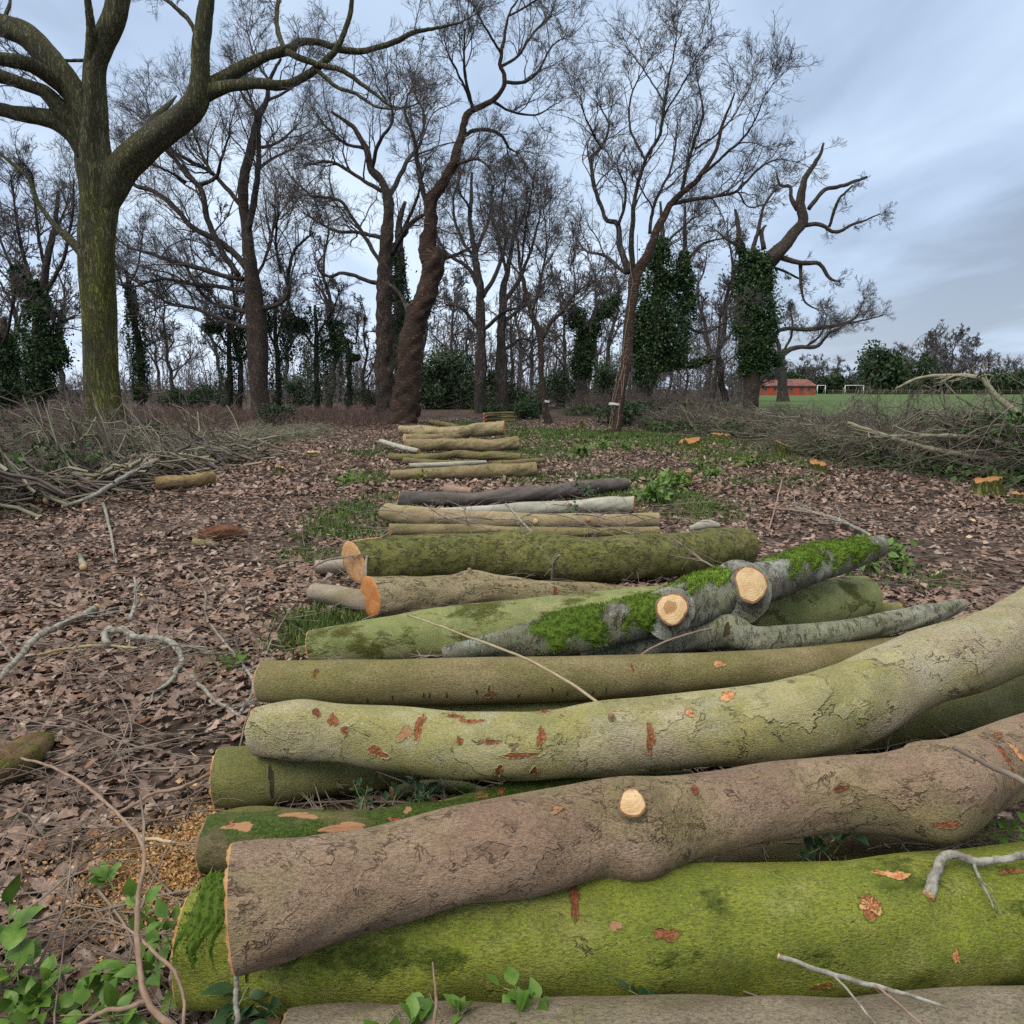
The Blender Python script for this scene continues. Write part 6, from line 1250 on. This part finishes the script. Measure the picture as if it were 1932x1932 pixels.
# ================================================================== LEAFY SPRIGS AND PLANTS
M['sprig_leaf'] = flat('fresh_green_leaves', (.065, .145, .018), (.13, .225, .04), 18, .42, island=.5)
M['sprig_dark'] = flat('dark_ivy_leaves', (.025, .062, .028), (.05, .10, .04), 18, .38, island=.5)
M['sprig_stem'] = flat('green_stems', (.16, .19, .06), (.22, .22, .10), 20)
def sprig(label, px, py, z0, n_st, hgt, size, seed, spread=.8, mat='sprig_leaf', per=7, name='ivy_sprig', group=None, cat='plant', lean=(0, 0)):
    rng = np.random.default_rng(seed); c = gp(px, py, z0); o = empty(name, c, label, cat, group); sg = Geo(); LP, LD = [], []
    for k in range(n_st):
        d = norm(np.array([rng.normal(lean[0], spread), rng.normal(lean[1], spread), 1.0])); L = hgt * rng.uniform(.6, 1.2); p = c + np.array([rng.normal(0, .03), rng.normal(0, .03), 0]); P = [p]
        for q in range(8):
            d = norm(d + rng.normal(0, .14, 3) - np.array([0, 0, .06])); p = p + d * L / 8; P.append(p)
            if q > 0:
                for _ in range(max(1, per // 8 + (rng.random() < (per % 8) / 8))): LP.append(p); LD.append(norm(d * .4 + norm(rng.normal(size=3)) * .9 + np.array([0, 0, .25])))
        P = np.array(P); tube(sg, P, np.linspace(.0030, .0014, 9) * (size / .06) ** .5, 5)
    LP, LD = np.array(LP), np.array(LD); n = len(LP); S_ = size * rng.uniform(.6, 1.25, n)
    up = norm(np.array([0, -.35, 1.0]) + rng.normal(0, .38, (n, 3))); sd = norm(np.cross(LD, up)); nn = np.cross(sd, LD)
    st = np.array([0, .1, .25, .42, .6, .78, .92, 1.0]); wd = np.array([.0, .16, .29, .33, .27, .16, .06, 0]); V = []
    pet = .35; cur = rng.uniform(.05, .5, n); fold = rng.uniform(.08, .4, n)
    for a, b in zip(st, wd):
        ctr = LP + LD * ((pet + a) * S_)[:, None] - nn * (cur * a * a * S_ * .8)[:, None]
        for s_ in (-1, 0, 1): V.append(ctr + sd * (s_ * b * S_)[:, None] + nn * (abs(s_) * b * fold * S_)[:, None])
    V = np.stack(V, 1); K = 8; b_ = (np.arange(n) * 24)[:, None, None]; s = (np.arange(K - 1) * 3)[None, :, None]; q = np.arange(2)[None, None]; f = b_ + s + q
    g = Geo(); g.add(V.reshape(-1, 3), np.stack([f, f + 3, f + 4, f + 1], -1).reshape(-1, 4)); g.build('leaves', M[mat], o, c)
    segs(sg, LP, LP + LD * (pet * S_)[:, None], np.full(n, .0011), np.full(n, .0009), 3); sg.build('stems', M['sprig_stem'], o, c)
sprig('leafy ivy shoots in the very corner of the picture, bottom left', 60, 1915, .0, 5, .13, .058, 1, .7, per=9)
sprig('big pointed leaf pair rising from the leaf litter at the left edge', 40, 1850, .02, 2, .16, .085, 2, .25, per=4)
sprig('dense clump of green leaves round the foot of the tall brown shoot', 225, 1900, .0, 6, .15, .056, 3, .7, per=9)
sprig('leafy stems leaning on the left end of the bright green log', 335, 1860, .02, 7, .21, .056, 4, .55, per=8)
sprig('upper leaves before the mossy end of the bright green log', 362, 1795, .06, 4, .16, .05, 5, .5, per=8)
sprig('dark hanging leaves below the end of the brown log', 430, 1925, .05, 7, .18, .064, 6, .6, 'sprig_dark', per=8)
sprig('small green leaves left of the dense clump', 150, 1915, .0, 4, .12, .05, 7, .8, per=9)
sprig('bright leaf tuft at the bottom edge in front of the bright green log', 845, 1955, .20, 6, .10, .046, 8, .8, per=8)
sprig('leaf pair on a straw coloured stem near the middle of the bottom edge', 1020, 1950, .2, 3, .13, .046, 9, .7, per=6)
sprig('dark star shaped ivy tuft in the gap behind the nearest grey brown log', 1245, 1885, .12, 4, .08, .035, 10, 1.0, 'sprig_dark', per=9)
sprig('ivy leaves growing in the gap between the olive and dark mossy logs', 690, 1530, .10, 5, .12, .032, 11, .9, 'sprig_dark', per=9)
sprig('dark bluish ivy leaves above the dark mossy log', 770, 1520, .10, 7, .13, .034, 12, .9, 'sprig_dark', per=10)
sprig('ivy sprig caught under the right end of the brown log', 1870, 1590, .15, 4, .2, .04, 13, .8, 'sprig_leaf', per=6)
sprig('dark ivy in the black gap under the brown log', 1560, 1615, .2, 5, .14, .04, 14, .8, 'sprig_dark', per=8)
sprig('ivy leaves draped over the charcoal log', 1105, 935, .15, 8, .25, .05, 15, 1.2, 'sprig_dark', per=9)
sprig('ivy leaves over the middle of the whitish log', 1090, 968, .12, 6, .2, .045, 16, 1.2, 'sprig_dark', per=9)
for k, (px, py, s) in enumerate(((1098, 862, 1.3), (1135, 845, 1.0), (1330, 892, 1.0), (1270, 925, 1.3), (1225, 945, 1.2), (1345, 900, .8), (660, 915, .9), (795, 905, .7), (1180, 850, .8), (1650, 1070, 1.0), (1690, 1065, .8), (1410, 880, .8))):
    lab = ['tall leafy seedling clump right of the far log stack', 'leafy clump between the far stack and the leaning tree', 'small green plant between two orange stumps', 'large bluebell like clump beside the low orange stump', 'green plant off the right end of the charcoal log', 'tiny plant right of the low orange stump',
           'small plant on the grass left of the far stack', 'small plant before the olive log of the far stack', 'small plant below the leaning tree', 'left green seedling tuft on the right leaf litter', 'right green seedling tuft on the right leaf litter', 'seedling tuft beside the neat orange stump'][k]
    sprig(lab, px, py, 0, 12, .26 * s, .085 * s, 200 + k, .7, 'sprig_leaf', 9, 'leafy_plant')
sprig('single fresh leaf lying on the litter near the olive log', 225, 1690, .01, 1, .05, .05, 31, 1.5, per=1)
sprig('lone seedling left of the straight olive brown log', 437, 1262, .0, 3, .1, .05, 33, .8, per=6, name='leafy_plant')

# ================================================================== RED BUILDING AND GOALS
M['brick'] = flat('red_brick', (.23, .055, .035), (.30, .085, .055), .8)
M['rooftile'] = flat('red_roof_tiles', (.13, .055, .05), (.20, .09, .08), .7)
M['dark_glass'] = flat('window_glass', (.04, .03, .03), (.07, .05, .05), 2, .3)
M['door_red'] = flat('red_door', (.34, .05, .03), (.38, .07, .045), 2)
M['white_paint'] = flat('white_goal_paint', (.62, .62, .6), (.7, .7, .68), 3)
M['timber'] = flat('grey_timber', (.14, .12, .10), (.2, .18, .15), 3)
Yb = 172.0; A = at(1430, 750, Yb); Bq = at(1537, 750, Yb); W_ = Bq[0] - A[0]; D_ = 6.0
bd = empty('red_brick_stable', ((A[0] + Bq[0]) / 2, Yb + D_ / 2, 0), 'long low red brick building with tiled roof across the field', 'building')
def box(g, x0, x1, y0, y1, z0, z1):
    V = np.array([(x, y, z) for x in (x0, x1) for y in (y0, y1) for z in (z0, z1)]); g.add(V, [(0, 1, 3, 2), (4, 6, 7, 5), (0, 4, 5, 1), (2, 3, 7, 6), (0, 2, 6, 4), (1, 5, 7, 3)])
x0, x1 = A[0], Bq[0]; g = Geo(); box(g, x0, x1, Yb, Yb + D_, 0, 2.1)
for xx in (x0, x1): g.add([(xx, Yb, 2.1), (xx, Yb + D_, 2.1), (xx, Yb + D_ / 2, 3.35)], [(0, 1, 2)])
g.build('wall', M['brick'], bd, (x0, Yb, 0), smooth=False)
g = Geo(); e = .35
for s_ in (0, 1):
    ya, yb_ = (Yb - e, Yb + D_ / 2) if s_ == 0 else (Yb + D_ + e, Yb + D_ / 2)
    q = np.array([(x0 - e, ya, 1.98), (x1 + e, ya, 1.98), (x1 + e - (1.2 if 1 else 0), yb_, 3.45), (x0 - e, yb_, 3.45)]); g.add(np.concatenate([q, q + [0, 0, .12]]), [(0, 1, 2, 3), (7, 6, 5, 4), (0, 4, 5, 1), (1, 5, 6, 2), (2, 6, 7, 3), (3, 7, 4, 0)])
ro = g.build('roof', M['rooftile'], bd, (x0, Yb, 2), smooth=False)
for u in (.10, .26, .35, .55, .73, .86):
    xx = x0 + W_ * u; g = Geo(); box(g, xx, xx + .8, Yb - .05, Yb + .03, 1.0, 1.75); wn = g.build('window', M['timber'], bd, (xx, Yb, 1), smooth=False)
    g = Geo(); box(g, xx + .08, xx + .72, Yb - .056, Yb - .04, 1.07, 1.68); g.build('pane', M['dark_glass'], wn, (xx, Yb, 1), smooth=False)
for u in (.18, .64):
    xx = x0 + W_ * u; g = Geo(); box(g, xx, xx + 1.0, Yb - .045, Yb + .03, .02, 1.95); g.build('door', M['door_red'], bd, (xx, Yb, 0), smooth=False)
for k, (pa, pb, lab) in enumerate(((1542, 1557, 'white goal frame right beside the red building'), (1594, 1629, 'white goal frame standing alone on the far field'))):
    Yq = 185; xa, xb = at(pa, 740, Yq)[0], at(pb, 740, Yq)[0]; t = empty('goal_frame', ((xa + xb) / 2, Yq, 0), lab, 'goal')
    for xx in (xa, xb):
        g = Geo(); tube(g, np.array([(xx, Yq, 0), (xx, Yq, 1.1), (xx, Yq, 2.2)]), [.07] * 3, 8); g.build('post', M['white_paint'], t, (xx, Yq, 0))
        g = Geo(); tube(g, np.array([(xx, Yq, 2.2), (xx, Yq + 1.6, .05)]), [.05] * 2, 6); g.build('stay', M['white_paint'], t, (xx, Yq, 1))
    g = Geo(); tube(g, np.array([(xa - .06, Yq, 2.2), (xb + .06, Yq, 2.2)]), [.072] * 2, 8); g.build('crossbar', M['white_paint'], t, (xa, Yq, 2.2))
# field fence: posts and two rails
fe = empty('post_fence', (X_at(1700, 190), 190, 0), 'thin post and rail fence along the far side of the field', 'fence')
for px in range(1570, 1931, 24):
    xx = X_at(px, 190); g = Geo(); tube(g, np.array([(xx, 190, -.1), (xx + .02, 190, 1.25)]), [.08, .07], 6); g.build('post', M['timber'], fe, (xx, 190, 0))
for z in (.6, 1.05):
    g = Geo(); tube(g, np.array([(X_at(1560, 190), 190.1, z), (X_at(1940, 190), 190.1, z)]), [.045, .045], 5); g.build('rail', M['timber'], fe, (X_at(1560, 190), 190, z))
